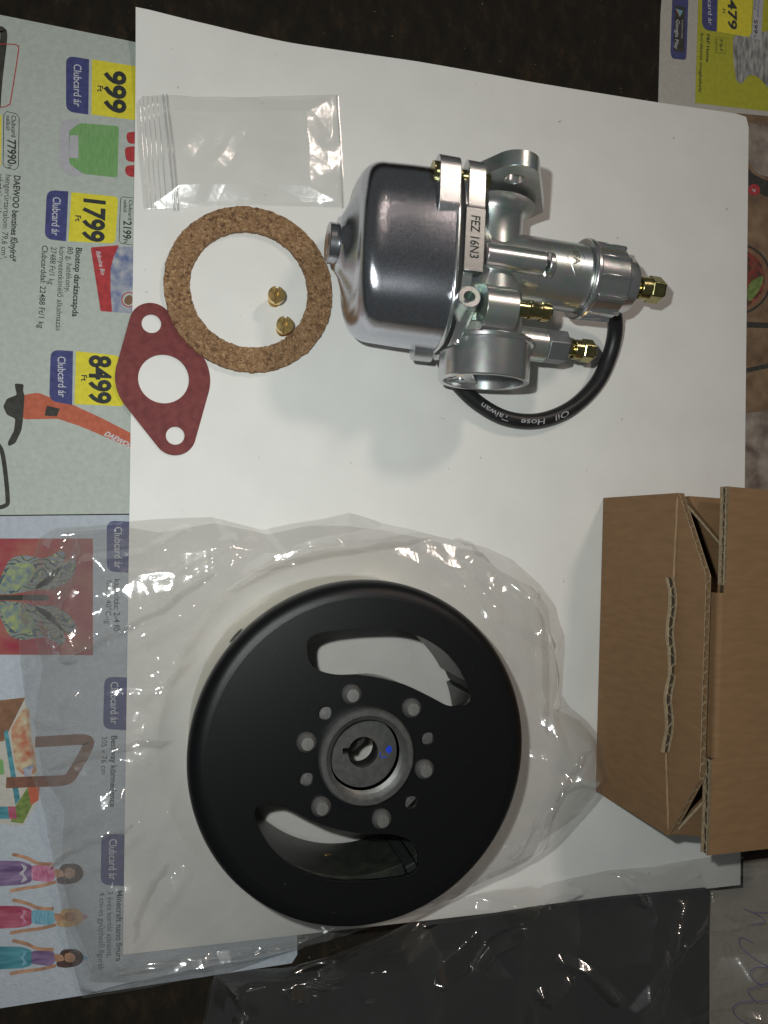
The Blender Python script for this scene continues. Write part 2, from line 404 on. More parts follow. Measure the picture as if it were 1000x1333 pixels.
# flat print -------------------------------------------------------------
def poly_print(parent, name, px, m, z, rnd=None, label=None):
    bm = bmesh.new()
    pts = [tuple(G(x, y, z).xy) for x, y in px]
    if rnd: pts = round_corners(pts, rnd)
    slab(bm, [pts], lambda x, y, zz: Vector((x, y, z)), 0)
    o = build(name, bm, m, parent, smooth=0)
    for p in o.data.polygons:
        pass
    if label: o['label'] = label
    return o
def round_corners(pts, rs, n=5):
    out = []; N = len(pts)
    if not isinstance(rs, (list, tuple)): rs = [rs]*N
    for i in range(N):
        p = Vector(pts[i]); a = Vector(pts[i-1])-p; b_ = Vector(pts[(i+1) % N])-p
        r = min(rs[i], a.length*.48, b_.length*.48)
        if r <= 0: out.append(tuple(p)); continue
        A = p+a.normalized()*r; B = p+b_.normalized()*r
        for k in range(n+1):
            t = k/n; q = A*(1-t)**2+p*2*t*(1-t)+B*t*t; out.append((q.x, q.y))
    return out
def line_print(parent, name, px, wpx, m, z, closed=False, sm=0):
    P_ = [G(x, y, z) for x, y in px]
    if sm: P_ = smooth_poly(P_, sm, closed)
    if closed: P_ = P_+[P_[0]]
    bm = bmesh.new(); wd = wpx*.0125; prev = None
    for i, p in enumerate(P_):
        a = P_[i-1] if i else (P_[-2] if closed else P_[0]); b_ = P_[i+1] if i+1 < len(P_) else (P_[1] if closed else P_[-1])
        d = (b_-a).normalized(); s = Vector((-d.y, d.x, 0))*wd
        c = (bm.verts.new(p+s), bm.verts.new(p-s))
        if prev: bm.faces.new((prev[0], prev[1], c[1], c[0]))
        prev = c
    return build(name, bm, m, parent, smooth=0)
def text_mesh(s, bold=0.0, italic=0.0, extrude=0.0):
    cu = bpy.data.curves.new('lettering', 'FONT'); cu.body = s; cu.size = 1; cu.offset = bold; cu.shear = italic; cu.extrude = extrude; cu.resolution_u = 3
    o = bpy.data.objects.new('lettering', cu); C.objects.link(o)
    bpy.context.view_layer.update()
    me = bpy.data.meshes.new_from_object(o.evaluated_get(bpy.context.evaluated_depsgraph_get()))
    bpy.data.objects.remove(o); bpy.data.curves.remove(cu)
    return me
def text_print(parent, name, s, a, b_, hpx, m, z, bold=0.02, italic=0.0):
    """lettering from pixel a (baseline start) to pixel b_ (baseline end), capitals hpx tall"""
    me = text_mesh(s, bold, italic)
    xs = [v.co.x for v in me.vertices]; x0, x1 = min(xs), max(xs)
    A = G(*a, z); B = G(*b_, z); d = B-A; L = d.length; d.normalize(); u = Vector((-d.y, d.x, 0))
    hs = hpx*.0252/0.69
    for v in me.vertices:
        v.co = A+d*((v.co.x-x0)/(x1-x0)*L)+u*(v.co.y*hs)
    me.name = name
    return link(name, me, m, parent)

# ================================================================== SETTING: table
bm = bmesh.new()
box(bm, (-45, -45, -3), (60, 45, 0))
tag(build('table_top', bm, MT['table'], smooth=0), kind='structure', label='dark brown stained wooden table top under the papers')

# ================================================================== LEFT LEAFLET
Z0, Z1, Z2, Z3 = .030, .034, .038, .042
lf = thing('leaflet', 'price leaflet with doll and garden tool offers under the sheet left edge', 'leaflet', (0, 0, 0))
def page(name, px, m, zlo, zhi, parent, rnd=0):
    bm = bmesh.new(); pts = [tuple(G(x, y, zhi).xy) for x, y in px]
    if rnd: pts = round_corners(pts, rnd)
    slab(bm, [pts], lambda x, y, z: Vector((x, y, zlo+z)), zhi-zlo)
    return build(name, bm, m, parent, smooth=0)
page('page', [(-60, 7), (178, 55), (330, 86), (330, 667), (-60, 671)], MT['news'], .012, Z0, lf)
page('page', [(-60, 672.5), (330, 668.5), (387, 700), (387, 1243), (380, 1254), (-60, 1322)], MT['news2'], .010, Z0-.002, lf)['label'] = 'bluish lower page of the leaflet'
def price(parent, tabpx, yelpx, ta, tb, num, na, nb, ft, fb, z1=Z1, nh=24):
    poly_print(parent, 'price_tab', tabpx, MT['blue'], z1, [.25, 0, 0, .25])
    text_print(parent, 'lettering', 'Clubcard ár', ta, tb, 9, MT['lightink'], z1+.004, .004)
    if yelpx:
        poly_print(parent, 'price_field', yelpx, MT['yellow'], z1, [0, .15, .15, 0])
        text_print(parent, 'lettering', num, na, nb, nh, MT['ink'], z1+.004, .035)
        text_print(parent, 'lettering', 'Ft', ft, fb, 6.5, MT['ink'], z1+.004, .02)
price(lf, [(86, 72), (116, 77), (115, 149), (86, 145)], [(120, 77), (182, 87), (182, 157), (119, 149)], (96, 83), (96, 138), '999', (137, 90), (137, 145), (127, 111), (127, 119))
price(lf, [(61, 247), (89, 249), (86, 314), (58, 311)], [(93, 250), (154, 256), (150, 317), (89, 314)], (69, 256), (67, 306), '1799', (110, 258), (108, 313), (98, 280), (98, 288))
price(lf, [(66, 455), (95, 457), (94, 527), (64, 522)], [(99, 457), (155, 463), (162, 529), (97, 526)], (75, 464), (76, 517), '8499', (117, 462), (117, 525), (106, 488), (106, 496))
# bottle picture
poly_print(lf, 'printed_picture', [(82, 156), (104, 153), (108, 230), (86, 228), (76, 215), (78, 165)], MT['lilac'], Z1, .2)
poly_print(lf, 'printed_picture', [(90, 170), (104, 160), (155, 164), (153, 231), (108, 226), (90, 213)], MT['greenp'], Z2, .1)
poly_print(lf, 'printed_picture', [(91, 176), (102, 176), (102, 206), (90, 205)], MT['lilac'], Z3, .03)
for a in ([(164, 172), (180, 171), (180, 187), (166, 187)], [(162, 191), (180, 190), (180, 211), (164, 210)], [(162, 216), (180, 214), (180, 231), (164, 229)]):
    poly_print(lf, 'printed_picture', a, MT['redp'], Z1, .15)
# boxed old prices
line_print(lf, 'price_box', [(9, 145), (21, 148), (25, 153), (24, 216), (20, 221), (7, 218), (4, 213), (5, 149)], .8, MT['ink'], Z1, True)
text_print(lf, 'lettering', 'Clubcard', (15, 150), (15, 178), 5, MT['ink'], Z1, .01)
text_print(lf, 'lettering', 'nélkül:', (8, 150), (8, 170), 4.5, MT['ink'], Z1, .01)
text_print(lf, 'lettering', '77990', (9.5, 181), (10, 213), 9.5, MT['ink'], Z1, .02)
text_print(lf, 'lettering', 'Ft', (10, 214), (10, 219), 4.5, MT['ink'], Z1, .01)
line_print(lf, 'price_box', [(160, 256), (185, 259), (185, 320), (158, 317), (155, 313), (157, 259)], .8, MT['ink'], Z1+.001, True)
text_print(lf, 'lettering', 'Clubcard', (168, 260), (167, 286), 4.5, MT['ink'], Z1, .01)
text_print(lf, 'lettering', 'nélkül:', (161, 260), (161, 277), 4, MT['ink'], Z1, .01)
text_print(lf, 'lettering', '2199', (161, 287), (160, 310), 9.5, MT['ink'], Z1, .02)
text_print(lf, 'lettering', 'Ft', (161, 311), (161, 317), 4.5, MT['ink'], Z1, .01)
# texts
for s, a, b_, h, bo in (
    ('DAEWOO benzines fűnyíró*', (18.5, 228), (12.5, 340), 7, .022), ('hengerűrtartalom: 79,6 cm³,', (7.5, 227), (1, 337), 6.5, 0),
    ('vágási szélesség: 46 cm', (-3, 226), (-9, 338), 6.5, 0),
    ('Biostop darázscsapda', (99, 322), (94, 412), 7, .022), ('80 g, hatékony,', (88, 321), (85, 380), 6.5, 0),
    ('környezetkímélő alkalmazás', (77.5, 321), (72.5, 430), 6.5, 0), ('27488 Ft/1 kg', (66.5, 321), (63, 370), 6.5, 0),
    ('Clubcarddal: 22488 Ft/1 kg', (55, 319), (49.5, 427), 6.5, .008),
    ('kapacitás: 2-4 fő', (149, 754), (148, 822), 7, .012), ('fűtés: 40°C-ig', (139, 755), (137, 812), 6.5, 0),
    ('Intex jakuzzi 2-4 fős', (158, 754), (157, 828), 7, .012),
    ('Bestway körmedence', (145, 958), (143, 1051), 7, .022), ('305 x 76 cm', (132.5, 959), (131.5, 1008), 6.5, 0),
    ('Minecraft nano figura', (152, 1160), (151, 1252), 7, .018), ('3 éves kortól ajánlott.', (140, 1161), (139, 1247), 6.5, 0),
    ('4 cm-es gyűjthető figurák', (129.5, 1162), (128, 1264), 6.5, 0)):
    if s.startswith('Intex'): continue
    text_print(lf, 'lettering', s, a, b_, h, MT['ink'], Z1, bo)
# red pack
poly_print(lf, 'printed_picture', [(146, 322), (180, 320), (180, 408), (145, 406), (142, 360)], MT['bluep'], Z1)
poly_print(lf, 'printed_picture', [(118, 322), (155, 319), (148, 334), (144, 350), (144, 380), (146, 406), (131, 405)], MT['redp'], Z2, .04)
poly_print(lf, 'printed_picture', circ(168, 390, 10, 20), MT['redp'], Z2)
poly_print(lf, 'printed_picture', circ(168, 390, 8.6, 20), MT['news'], Z3)
poly_print(lf, 'printed_picture', [(163, 386), (170, 383), (176, 391), (168, 398), (161, 394)], MT['brownp'], Z3+.004, .1)
text_print(lf, 'lettering', 'Bábolna Bio', (125, 327), (132, 358), 5, MT['lightink'], Z3, .01, .3)
# mower picture
poly_print(lf, 'printed_picture', [(30, 514), (50, 511), (62, 516), (95, 527), (130, 543), (175, 566), (175, 585), (140, 570), (105, 555), (75, 545), (30, 546)], MT['orange'], Z1-.0015, .1)
poly_print(lf, 'printed_picture', [(61, 528), (78, 532), (74, 542), (58, 541)], MT['darkp'], Z2)
text_print(lf, 'lettering', 'DAEWOO', (135, 566), (172, 585), 6, MT['lightink'], Z2, .03, .4)
poly_print(lf, 'printed_picture', [(19, 499), (31, 500), (30, 508), (32, 515), (30, 546), (28, 560), (20, 577), (11, 581), (10, 576), (18, 561), (20, 545), (9, 540), (4, 529), (9, 519), (22, 514), (20, 506)], MT['darkp'], Z1+.0005, .06)
line_print(lf, 'printed_picture', [(-8, 575), (0, 582), (5, 600), (10, 648), (7, 658), (-8, 662)], 5, MT['darkp'], Z1, sm=4)
line_print(lf, 'printed_picture', [(-8, 57), (18, 57.5), (23, 60), (24, 66), (14, 130), (11, 136), (5, 139), (-8, 139)], 1.2, MT['redp'], Z2, sm=3)
line_print(lf, 'printed_picture', [(-10, 38), (0, 38), (5, 46), (-1, 100), (-4, 140)], 8, MT['darkp'], Z1, sm=3)
poly_print(lf, 'price_field', [(-30, 148), (2, 150), (1, 216), (-30, 212)], MT['yellow'], Z1)
# lower page pictures
zz = Z0+.002
price(lf, [(139, 678), (172, 679), (172, 746), (139, 744)], None, (149, 686), (149, 740), '', None, None, None, None, z1=zz)
price(lf, [(136, 881), (172, 882), (172, 951), (134, 949)], None, (144, 888), (144, 943), '', None, None, None, None, z1=zz)
price(lf, [(132, 1085), (172, 1087), (172, 1154), (131, 1152)], None, (142, 1093), (142, 1146), '', None, None, None, None, z1=zz)
poly_print(lf, 'printed_picture', [(-40, 701), (121, 701), (121, 853), (-40, 852)], MT['ornament2'], zz)
for sgn in (1, -1):
    def fl(pts): return [(x, 778+sgn*(y-778)) for x, y in pts]
    poly_print(lf, 'printed_picture', fl([(-10, 775), (12, 727), (30, 722), (60, 728), (80, 715), (86, 722), (78, 745), (62, 762), (30, 772)]), MT['paisley'], zz+.004, .35)
    poly_print(lf, 'printed_picture', fl([(-4, 770), (12, 737), (32, 730), (48, 738), (40, 758), (18, 770)]), MT['ornament'], zz+.008, .3)
    poly_print(lf, 'printed_picture', fl([(40, 768), (80, 735), (100, 724), (98, 750), (72, 768)]), MT['paisley'], zz+.004, .3)
poly_print(lf, 'printed_picture', [(-10, 775), (60, 774), (66, 778), (60, 782), (-10, 781)], MT['darkp'], zz+.011, .06)
# toy box picture
poly_print(lf, 'printed_picture', [(-30, 915), (32, 908), (45, 965), (52, 1040), (30, 1075), (-30, 1070)], MT['news3'], zz, .1)
poly_print(lf, 'printed_picture', [(-30, 915), (33, 908), (22, 930), (5, 965), (-30, 965)], MT['brownp'], zz+.004)
poly_print(lf, 'printed_picture', [(14, 950), (28, 925), (38, 920), (40, 960), (46, 985), (48, 1005), (35, 1012), (20, 1000)], MT['toy'], zz+.004, .1)
poly_print(lf, 'printed_picture', [(5, 953), (10, 950), (26, 1040), (20, 1048)], MT['teal'], zz+.006)
poly_print(lf, 'printed_picture', [(30, 1000), (44, 995), (40, 1012), (32, 1012)], MT['bluep'], zz+.008)
poly_print(lf, 'printed_picture', [(-10, 990), (4, 988), (6, 1008), (-10, 1010)], MT['greenp'], zz+.006, .05)
poly_print(lf, 'printed_picture', [(20, 1050), (36, 1025), (52, 1028), (30, 1072), (14, 1070)], MT['leafp'], zz+.006)
poly_print(lf, 'printed_picture', [(36, 1024), (52, 1020), (50, 1042), (40, 1048)], MT['orange'], zz+.008)
poly_print(lf, 'printed_picture', [(-10, 1050), (10, 1050), (12, 1066), (-10, 1066)], MT['teal'], zz+.008)
poly_print(lf, 'printed_picture', [(10, 1050), (20, 1050), (22, 1066), (12, 1066)], MT['magenta'], zz+.008)
line_print(lf, 'printed_picture', [(46, 966), (80, 964), (108, 963), (115, 970), (96, 1005), (86, 1015), (60, 1017), (8, 1019)], 13, MT['tubep'], zz+.010, sm=4)
# dolls in gowns (plain)
def doll(y, gown, gown2, top, hair, sc=1.0):
    def q(pts): return [(x, y+dy*sc) for x, dy in pts]
    poly_print(lf, 'printed_picture', q([(-20, -17), (28, -16), (42, -11), (42, 11), (28, 15), (-20, 18)]), gown, zz+.001, .12)
    poly_print(lf, 'printed_picture', q([(27, -13), (36, -8), (30, 0), (36, 8), (27, 13), (31, 4), (24, 0), (31, -5)]), gown2, zz+.004, .05)
    poly_print(lf, 'printed_picture', q([(80, -12), (100, -13), (108, -6), (109, 4), (101, 12), (84, 15), (72, 12), (76, 0)]), hair, zz+.002, .2)
    poly_print(lf, 'printed_picture', q([(41, -10), (66, -12), (72, -5), (72, 6), (66, 12), (41, 9)]), top, zz+.004, .08)
    poly_print(lf, 'printed_picture', q([(70, -6), (82, -4), (84, 4), (72, 6)]), MT['doll_skin'], zz+.006, .06)
    poly_print(lf, 'printed_picture', q([(84, -6), (92, -8), (98, -4), (98, 4), (92, 7), (84, 5)]), MT['doll_skin'], zz+.008, .15)
    poly_print(lf, 'printed_picture', q([(108, -5), (115, 0), (109, 4)]), gown2, zz+.006, .03)
    line_print(lf, 'printed_picture', q([(70, -12), (50, -13), (35, -20), (16, -25)]), 4, MT['doll_skin'], zz+.006, sm=3)
    line_print(lf, 'printed_picture', q([(73, 11), (55, 16), (35, 19), (13, 23)]), 4, MT['doll_skin'], zz+.006, sm=3)
doll(1137, MT['purple'], MT['lilac'], MT['pink'], MT['doll_dark'])
doll(1194, MT['magenta'], MT['pink'], MT['aqua'], MT['doll_blond'], .9)
doll(1247, MT['teal'], MT['aqua'], MT['purple'], MT['doll_dark'], .9)

# ================================================================== RIGHT LEAFLET
rl = thing('leaflet', 'leaflet with yellow price page and food photo under the sheet right edge', 'leaflet')
page('page', [(866, -60), (860, 20), (857, 138), (1100, 160), (1100, -60)], MT['news3'], .012, Z0, rl, .0)
page('page', [(940, 120), (1100, 150), (1100, 780), (940, 780)], MT['wood_print'], .004, .010, rl)['label'] = 'page printed with a food photo on dark boards'
poly_print(rl, 'printed_field', [(911, -60), (905, 134), (1100, 156), (1100, -60)], MT['lime'], Z1)
poly_print(rl, 'printed_badge', [(877, -50), (898, -50), (894, 70), (893, 78), (875, 76), (873, 68)], MT['blue'], Z1, .3)
poly_print(rl, 'printed_badge', [(879, 7), (892, 9), (891, 68), (877, 66)], MT['darkp'], Z2, .03)
poly_print(rl, 'printed_badge', [(879.5, 11), (889.5, 14), (885, 22)], MT['aqua'], Z3)
poly_print(rl, 'printed_badge', [(879.5, 11), (883.5, 16), (885, 22)], MT['orange'], Z3+.003)
text_print(rl, 'lettering', 'Google Play', (880.5, 25), (878.5, 63), 6, MT['lightink'], Z3, .005)
text_print(rl, 'lettering', 'DOWNLOAD', (888, 26), (887, 50), 2.2, MT['lightink'], Z3, 0)
poly_print(rl, 'price_tab', [(915, -60), (936, -60), (933, 41), (919, 39), (914, 32)], MT['blue'], Z2, [0, 0, 0, .15, .2])
text_print(rl, 'lettering', 'Clubcard ár', (921, -22), (922.5, 32), 7, MT['lightink'], Z3, .004)
poly_print(rl, 'price_field', [(937, -60), (982, -60), (978, 43), (975, 48), (934, 41)], MT['yellow'], Z2)
text_print(rl, 'lettering', '479', (948, -2), (948.5, 37), 15, MT['ink'], Z3, .03)
text_print(rl, 'lettering', 'Ft', (941, 11), (941, 17), 4.5, MT['ink'], Z3, .02)
poly_print(rl, 'printed_picture', [(954, 46), (1002, 40), (1060, 60), (1060, 150), (1003, 118), (988, 100), (975, 96), (966, 110), (959, 106), (955, 80)], MT['greyp'], Z2-.001, .25)
poly_print(rl, 'price_field', [(984, -60), (998, -60), (991, 50), (990, 52), (979, 50)], MT['lilac'], Z3)
text_print(rl, 'lettering', '599', (982, 25), (982, 43), 6, MT['ink'], Z3+.004, .02)
text_print(rl, 'lettering', 'Ft', (982, 45), (981.5, 49), 3, MT['ink'], Z3+.004, .01)
text_print(rl, 'lettering', 'Clubcard', (987, -2), (986, 21), 3.2, MT['ink'], Z3+.004, .0)
text_print(rl, 'lettering', 'nélkül:', (982.5, 0), (982, 13), 3, MT['ink'], Z3+.004, .0)
text_print(rl, 'lettering', 'F&F Home', (920.5, 44), (919.5, 80), 5, MT['ink'], Z2, .022)
text_print(rl, 'lettering', 'bordázott üvegkehely', (912.5, 43), (910, 120), 5, MT['ink'], Z2, .012)
line_print(rl, 'printed_logo', [(932, 48), (945.5, 50), (944.5, 70), (931, 68)], .5, MT['ink'], Z2, True)
text_print(rl, 'lettering', 'F&F', (937, 51), (937, 67), 5.5, MT['ink'], Z2, .0)
text_print(rl, 'lettering', 'home', (932.5, 51), (932.5, 66), 3, MT['ink'], Z2, .0)
zq = .014
poly_print(rl, 'printed_picture', [(965, 158), (1040, 170), (1040, 235), (1000, 230), (985, 226), (972, 205)], MT['meatp'], zq, .4)
poly_print(rl, 'printed_picture', [(965, 205), (980, 226), (1000, 236), (1040, 240), (1040, 262), (995, 255), (972, 240)], MT['darkp'], zq+.003, .2)
poly_print(rl, 'printed_picture', circ(982, 247, 7.5, 24), MT['redp'], zq+.008)
text_print(rl, 'lettering', '7', (979, 245), (979, 250), 6, MT['lightink'], zq+.012, .02)
poly_print(rl, 'printed_picture', circ(958, 363, 47, 40), MT['darkp'], zq)
poly_print(rl, 'printed_picture', circ(958, 363, 44, 40), MT['brownp'], zq+.004)
poly_print(rl, 'printed_picture', circ(957, 363, 39, 40), MT['pepper'], zq+.008)
poly_print(rl, 'printed_picture', [(974, 370), (984, 362), (996, 358), (989, 378), (978, 392), (972, 390)], MT['leafp'], zq+.012, .2)
poly_print(rl, 'printed_picture', [(960, 418), (1040, 422), (1040, 428), (960, 426)], MT['darkp'], zq+.003)
poly_print(rl, 'printed_picture', [(960, 482), (1040, 464), (1040, 470), (960, 488)], MT['darkp'], zq+.003)
poly_print(rl, 'printed_picture', [(960, 540), (1040, 528), (1040, 700), (960, 700)], MT['meatp'], zq+.003)

# ================================================================== WHITE SHEET
ZS = .080
def sheet_z(x, y):
    tl = G(180, 12, ZS)
    d = math.hypot(x-tl.x, (y-tl.y)*1.25)
    z = .55*max(0, 1-d/5.5)**2
    q = G(620, 85, ZS); z += .05*math.exp(-((x-q.x)/3.5)**2)*math.exp(-((y-q.y)/2.0)**2)
    return z
def lerp2(a, b_, t): return (a[0]+(b_[0]-a[0])*t, a[1]+(b_[1]-a[1])*t)
bm = bmesh.new(); NX, NY = 48, 64; grid = []
TOP = [(178, 22), (280, 38), (380, 56), (540, 80), (690, 107), (855, 133), (975, 150)]
def top_at(u):
    x = 178+(975-178)*u
    for a, b_ in zip(TOP, TOP[1:]):
        if x <= b_[0]+1e-6: return (x, a[1]+(b_[1]-a[1])*(x-a[0])/(b_[0]-a[0]))
    return TOP[-1]
for i in range(NX+1):
    u = i/NX; tp = top_at(u); bt = lerp2((160, 1243), (964, 1152), u); row = []
    for j in range(NY+1):
        v = j/NY; p = lerp2(tp, bt, v)
        # rounded corners
        q = G(p[0], p[1], ZS)
        if i == NX and j == 0: q += Vector((-.12, -.08, 0))
        row.append(bm.verts.new((q.x, q.y, ZS+sheet_z(q.x, q.y))))
    grid.append(row)
for i in range(NX):
    for j in range(NY): bm.faces.new((grid[i][j], grid[i+1][j], grid[i+1][j+1], grid[i][j+1]))
sh = build('white_sheet', bm, MT['white'], smooth=0)
tag(sh, 'large blank white card sheet that the carburetor and gaskets lie on', 'sheet of paper')
md = sh.modifiers.new('thickness', 'SOLIDIFY'); md.thickness = .03; md.offset = 1 if False else -1

# ================================================================== CORK RING
def ring_loops(cx, cy, ro, ri, h, n=420, jit=.026):
    c = G(cx, cy, h)
    def w_(a, s): return jit*(noise.noise(Vector((math.cos(a)*11, math.sin(a)*11, s)))+.9*noise.noise(Vector((math.cos(a)*34, math.sin(a)*34, s)))+.7*max(0, noise.noise(Vector((math.cos(a)*5, math.sin(a)*5, s+4)))))
    f = lambda r, s: [(c.x+(r+w_(a, s))*math.cos(a), c.y+(r+w_(a, s))*math.sin(a)) for a in [2*PI*i/n for i in range(n)]]
    return [f(ro, 1), f(ri, 5)]
bm = bmesh.new()
slab(bm, ring_loops(325.5, 376, 2.69, 1.89, .30), lambda x, y, z: Vector((x, y, ZS+.003+z)), .20)
tag(build('cork_ring', bm, MT['cork'], smooth=30, bevel=.02), 'round speckled brown cork gasket ring lying on the white sheet', 'gasket')

# ================================================================== RED GASKET
def rg(px, py, rpx, n=36):
    c = G(px, py, .16); return circ(c.x, c.y, rpx*.02535, n)
bm = bmesh.new()
out = hull(rg(197, 421, 26, 48)+rg(227.5, 566, 25.5, 48)+rg(212.5, 493, 57, 90))
slab(bm, [out, rg(197, 421, 11.7, 28), rg(228, 567, 11.3, 28), rg(213, 493, 30.5, 48)], lambda x, y, z: Vector((x, y, ZS+.004+z)), .06)
tag(build('flange_gasket', bm, MT['redfibre'], smooth=30, bevel=.01), 'dark red diamond shaped gasket with one large and two small holes', 'gasket')

# ================================================================== BRASS JETS
def jet(px, py, rz, label):
    c = G(px, py, ZS+.003); c.z = ZS+.003
    t = thing('brass_jet', label, 'brass jet', c, rz, 'brass jets inside the cork ring')
    bm = bmesh.new()
    prof = [(0, 0), (0, .20)]
    for k in range(4): prof += [(.03+k*.07, .235), (.065+k*.07, .20)]
    prof += [(.34, .19), (.36, .285), (.44, .29)]
    lathe(bm, (0, 0, 0), (0, 0, 1), prof+[(.44, 0)], 32)
    build('shank', bm, MT['brass'], t, bevel=0)
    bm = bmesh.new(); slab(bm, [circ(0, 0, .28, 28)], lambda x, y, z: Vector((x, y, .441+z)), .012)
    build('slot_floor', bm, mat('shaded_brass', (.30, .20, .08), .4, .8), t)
    # slotted head: two halves with a recessed slot and the central bore
    for s in (1, -1):
        bm = bmesh.new(); pts = []
        for a in np.linspace(-PI/2+.17, PI/2-.17, 18): pts.append((s*.30*math.cos(a), .30*math.sin(a)))
        inner = [(s*.048, .085)]+[(s*(.048+.045*math.cos(a)), .08*math.sin(a)) for a in np.linspace(PI/2, -PI/2, 7)]+[(s*.048, -.085)]
        slab(bm, [pts+inner], lambda x, y, z: Vector((x, y, .44+z)), .15)
        build('head_half', bm, MT['brass'], t, bevel=.012)
    t.scale = (.9, .9, 1.3)
    return t
jet(357, 392, -.06, 'small slotted brass jet inside the cork ring, the one farther from its rim')
jet(367.5, 430, -.03, 'small slotted brass jet lying against the inner edge of the cork ring')

# ================================================================== CARBURETOR
HC = 2.7
O = G(600, 341, HC)
cb = thing('carburetor', 'silver motorcycle carburetor with polished float bowl and black hose', 'carburetor', (O.x, O.y, HC), math.radians(-3))
# local axes: x along slide axis (bowl at -x, cap at +x), y up the picture, z up
def sup(t, a, bt, bb, e):
    c, s = math.cos(t), math.sin(t)
    return (a*math.copysign(abs(c)**(2/e), c), (bt if s >= 0 else bb)*math.copysign(abs(s)**(2/e), s))
def shx(x, z):
    k = min(1, max(0, (x+3.4)/1.5)); return x-.27*k-.08*z*k
def loft(bm, secs, n=96, cap0=True, cap1=True, sh=True):
    """secs: (x, a, bt, bb, e, y0)"""
    R = []
    for x, a, bt, bb, e, y0 in secs:
        R.append([bm.verts.new((shx(x, p[1]) if sh else x, y0+p[0], p[1])) for p in [sup(2*PI*i/n, a, bt, bb, e) for i in range(n)]])
    for A, B in zip(R, R[1:]):
        for i in range(n): bm.faces.new((A[i], A[(i+1) % n], B[(i+1) % n], B[i]))
    if cap0: bm.faces.new(R[0])
    if cap1: bm.faces.new(R[-1])
# float bowl
bm = bmesh.new(); secs = []
a0, b0, c0 = 2.60, 1.80, 2.3
secs += [(-3.95, .80, .80, .80, 2, 0), (-3.80, .98, .92, .95, 2, 0), (-3.68, 1.25, 1.08, 1.2, 2.0, -.02), (-3.56, 1.55, 1.24, 1.42, 2.1, -.05)]
for k in range(0, 11):
    t = k/10*PI/2
    secs.append((-3.52+.95*(1-math.cos(t)), 1.72+(a0-1.72)*math.sin(t)**.9, 1.34+(b0-1.34)*math.sin(min(PI/2, t*1.45))**.8, 1.5+(c0-1.5)*math.sin(t), 2.1+.55*math.sin(t), -.07-.05*math.sin(t)))
secs += [(-1.6, a0+.04, b0+.08, c0+.02, 2.65, -.12), (-.30, a0+.07, b0+.17, c0+.03, 2.65, -.12)]
loft(bm, secs)
bowl = build('float_bowl', bm, MT['chrome'], cb, smooth=50)
bm = bmesh.new()
loft(bm, [(-.42, a0+.13, b0+.22, c0+.1, 2.65, -.12), (-.28, a0+.13, b0+.22, c0+.1, 2.65, -.12)])
build('bowl_flange', bm, MT['zinc2'], bowl, smooth=40, bevel=.05, seg=3)
def lug(bm, x0, x1, y, z, r, yin):
    # rounded ear: circle at (y,z) hulled with a wide root towards yin
    pts = hull(circ(y, z, r, 28)+circ(yin, z+(.02 if z > 0 else 0), r*1.1, 28))
    slab(bm, [pts], lambda a, b_, t: Vector((shx(x0+t, b_), a, b_)), x1-x0)
for y, z, r_, yi in ((1.98, 1.42, .50, .95), (-2.52, -.9, .5, -1.7)):
    bm = bmesh.new(); lug(bm, -.98, -.34, y, z, r_, yi)
    build('bowl_lug', bm, mat('polished_lug_metal', (.62, .63, .65), .27, .95, var=.06, vscale=8, bump=.15, bscale=40), bowl, smooth=40, bevel=.12, seg=3)
bm = bmesh.new(); cyl(bm, (-4.24, 0, 0), (-3.9, 0, 0), .60, seg=40); cyl(bm, (-4.26, 0, 0), (-4.2, 0, 0), .36, seg=6)
build('drain_plug', bm, mat('dark_plug_steel', (.50, .51, .56), .24, 1.0), bowl, bevel=.05)
# black gasket between bowl and body
bm = bmesh.new(); loft(bm, [(-.285, a0+.13, b0+.17, c0+.04, 2.65, -.12), (-.16, a0+.13, b0+.17, c0+.04, 2.65, -.12)])
build('bowl_gasket', bm, MT['gasket_shade'], cb, smooth=40)
# body: joint plate, shoulder, lugs, bore, slide cylinder joined as one casting
bm = bmesh.new()
loft(bm, [(-.17, a0+.12, b0+.16, c0+.06, 2.65, -.12), (.16, a0+.12, b0+.16, c0+.06, 2.65, -.12)])
body = build('body_plate', bm, MT['zinc'], cb, smooth=40, bevel=.04)
bm = bmesh.new()
loft(bm, [(.12, 2.15, 1.75, 2.0, 2.6, -.15), (.42, 2.05, 1.62, 1.9, 2.6, -.15), (.75, 1.55, 1.15, 1.4, 2.3, -.1), (.98, 1.12, 1.05, 1.1, 2.0, 0)])
build('body_shoulder', bm, MT['zinc'], body, smooth=50, bevel=.03)
bm = bmesh.new(); lug(bm, -.10, .42, 1.96, 1.42, .50, .95)
build('body_lug', bm, MT['zinc'], body, smooth=40, bevel=.08, seg=3)
# raised label plate
bm = bmesh.new()
zt = 2.05
slab(bm, [[(-.17, -1.02), (.42, -1.02), (.42, .86), (-.17, .86)]], lambda x, y, z: Vector((shx(x, zt), y, 1.6+z)), zt-1.6)
lp = build('label_plate', bm, mat('bare_label_metal', (.30, .31, .305), .30, .95, var=.08, vscale=14, bump=.1, bscale=50), cb, bevel=.025)
me = text_mesh('FEZ 16N3', .018)
xs = [v.co.x for v in me.vertices]; L0, L1 = min(xs), max(xs)
for v in me.vertices:
    t = (v.co.x-L0)/(L1-L0); v.co = Vector((shx(-.01+v.co.y/.69*.27, zt), .60-t*1.23, zt+.004))
link('lettering', me, MT['ink'], lp)
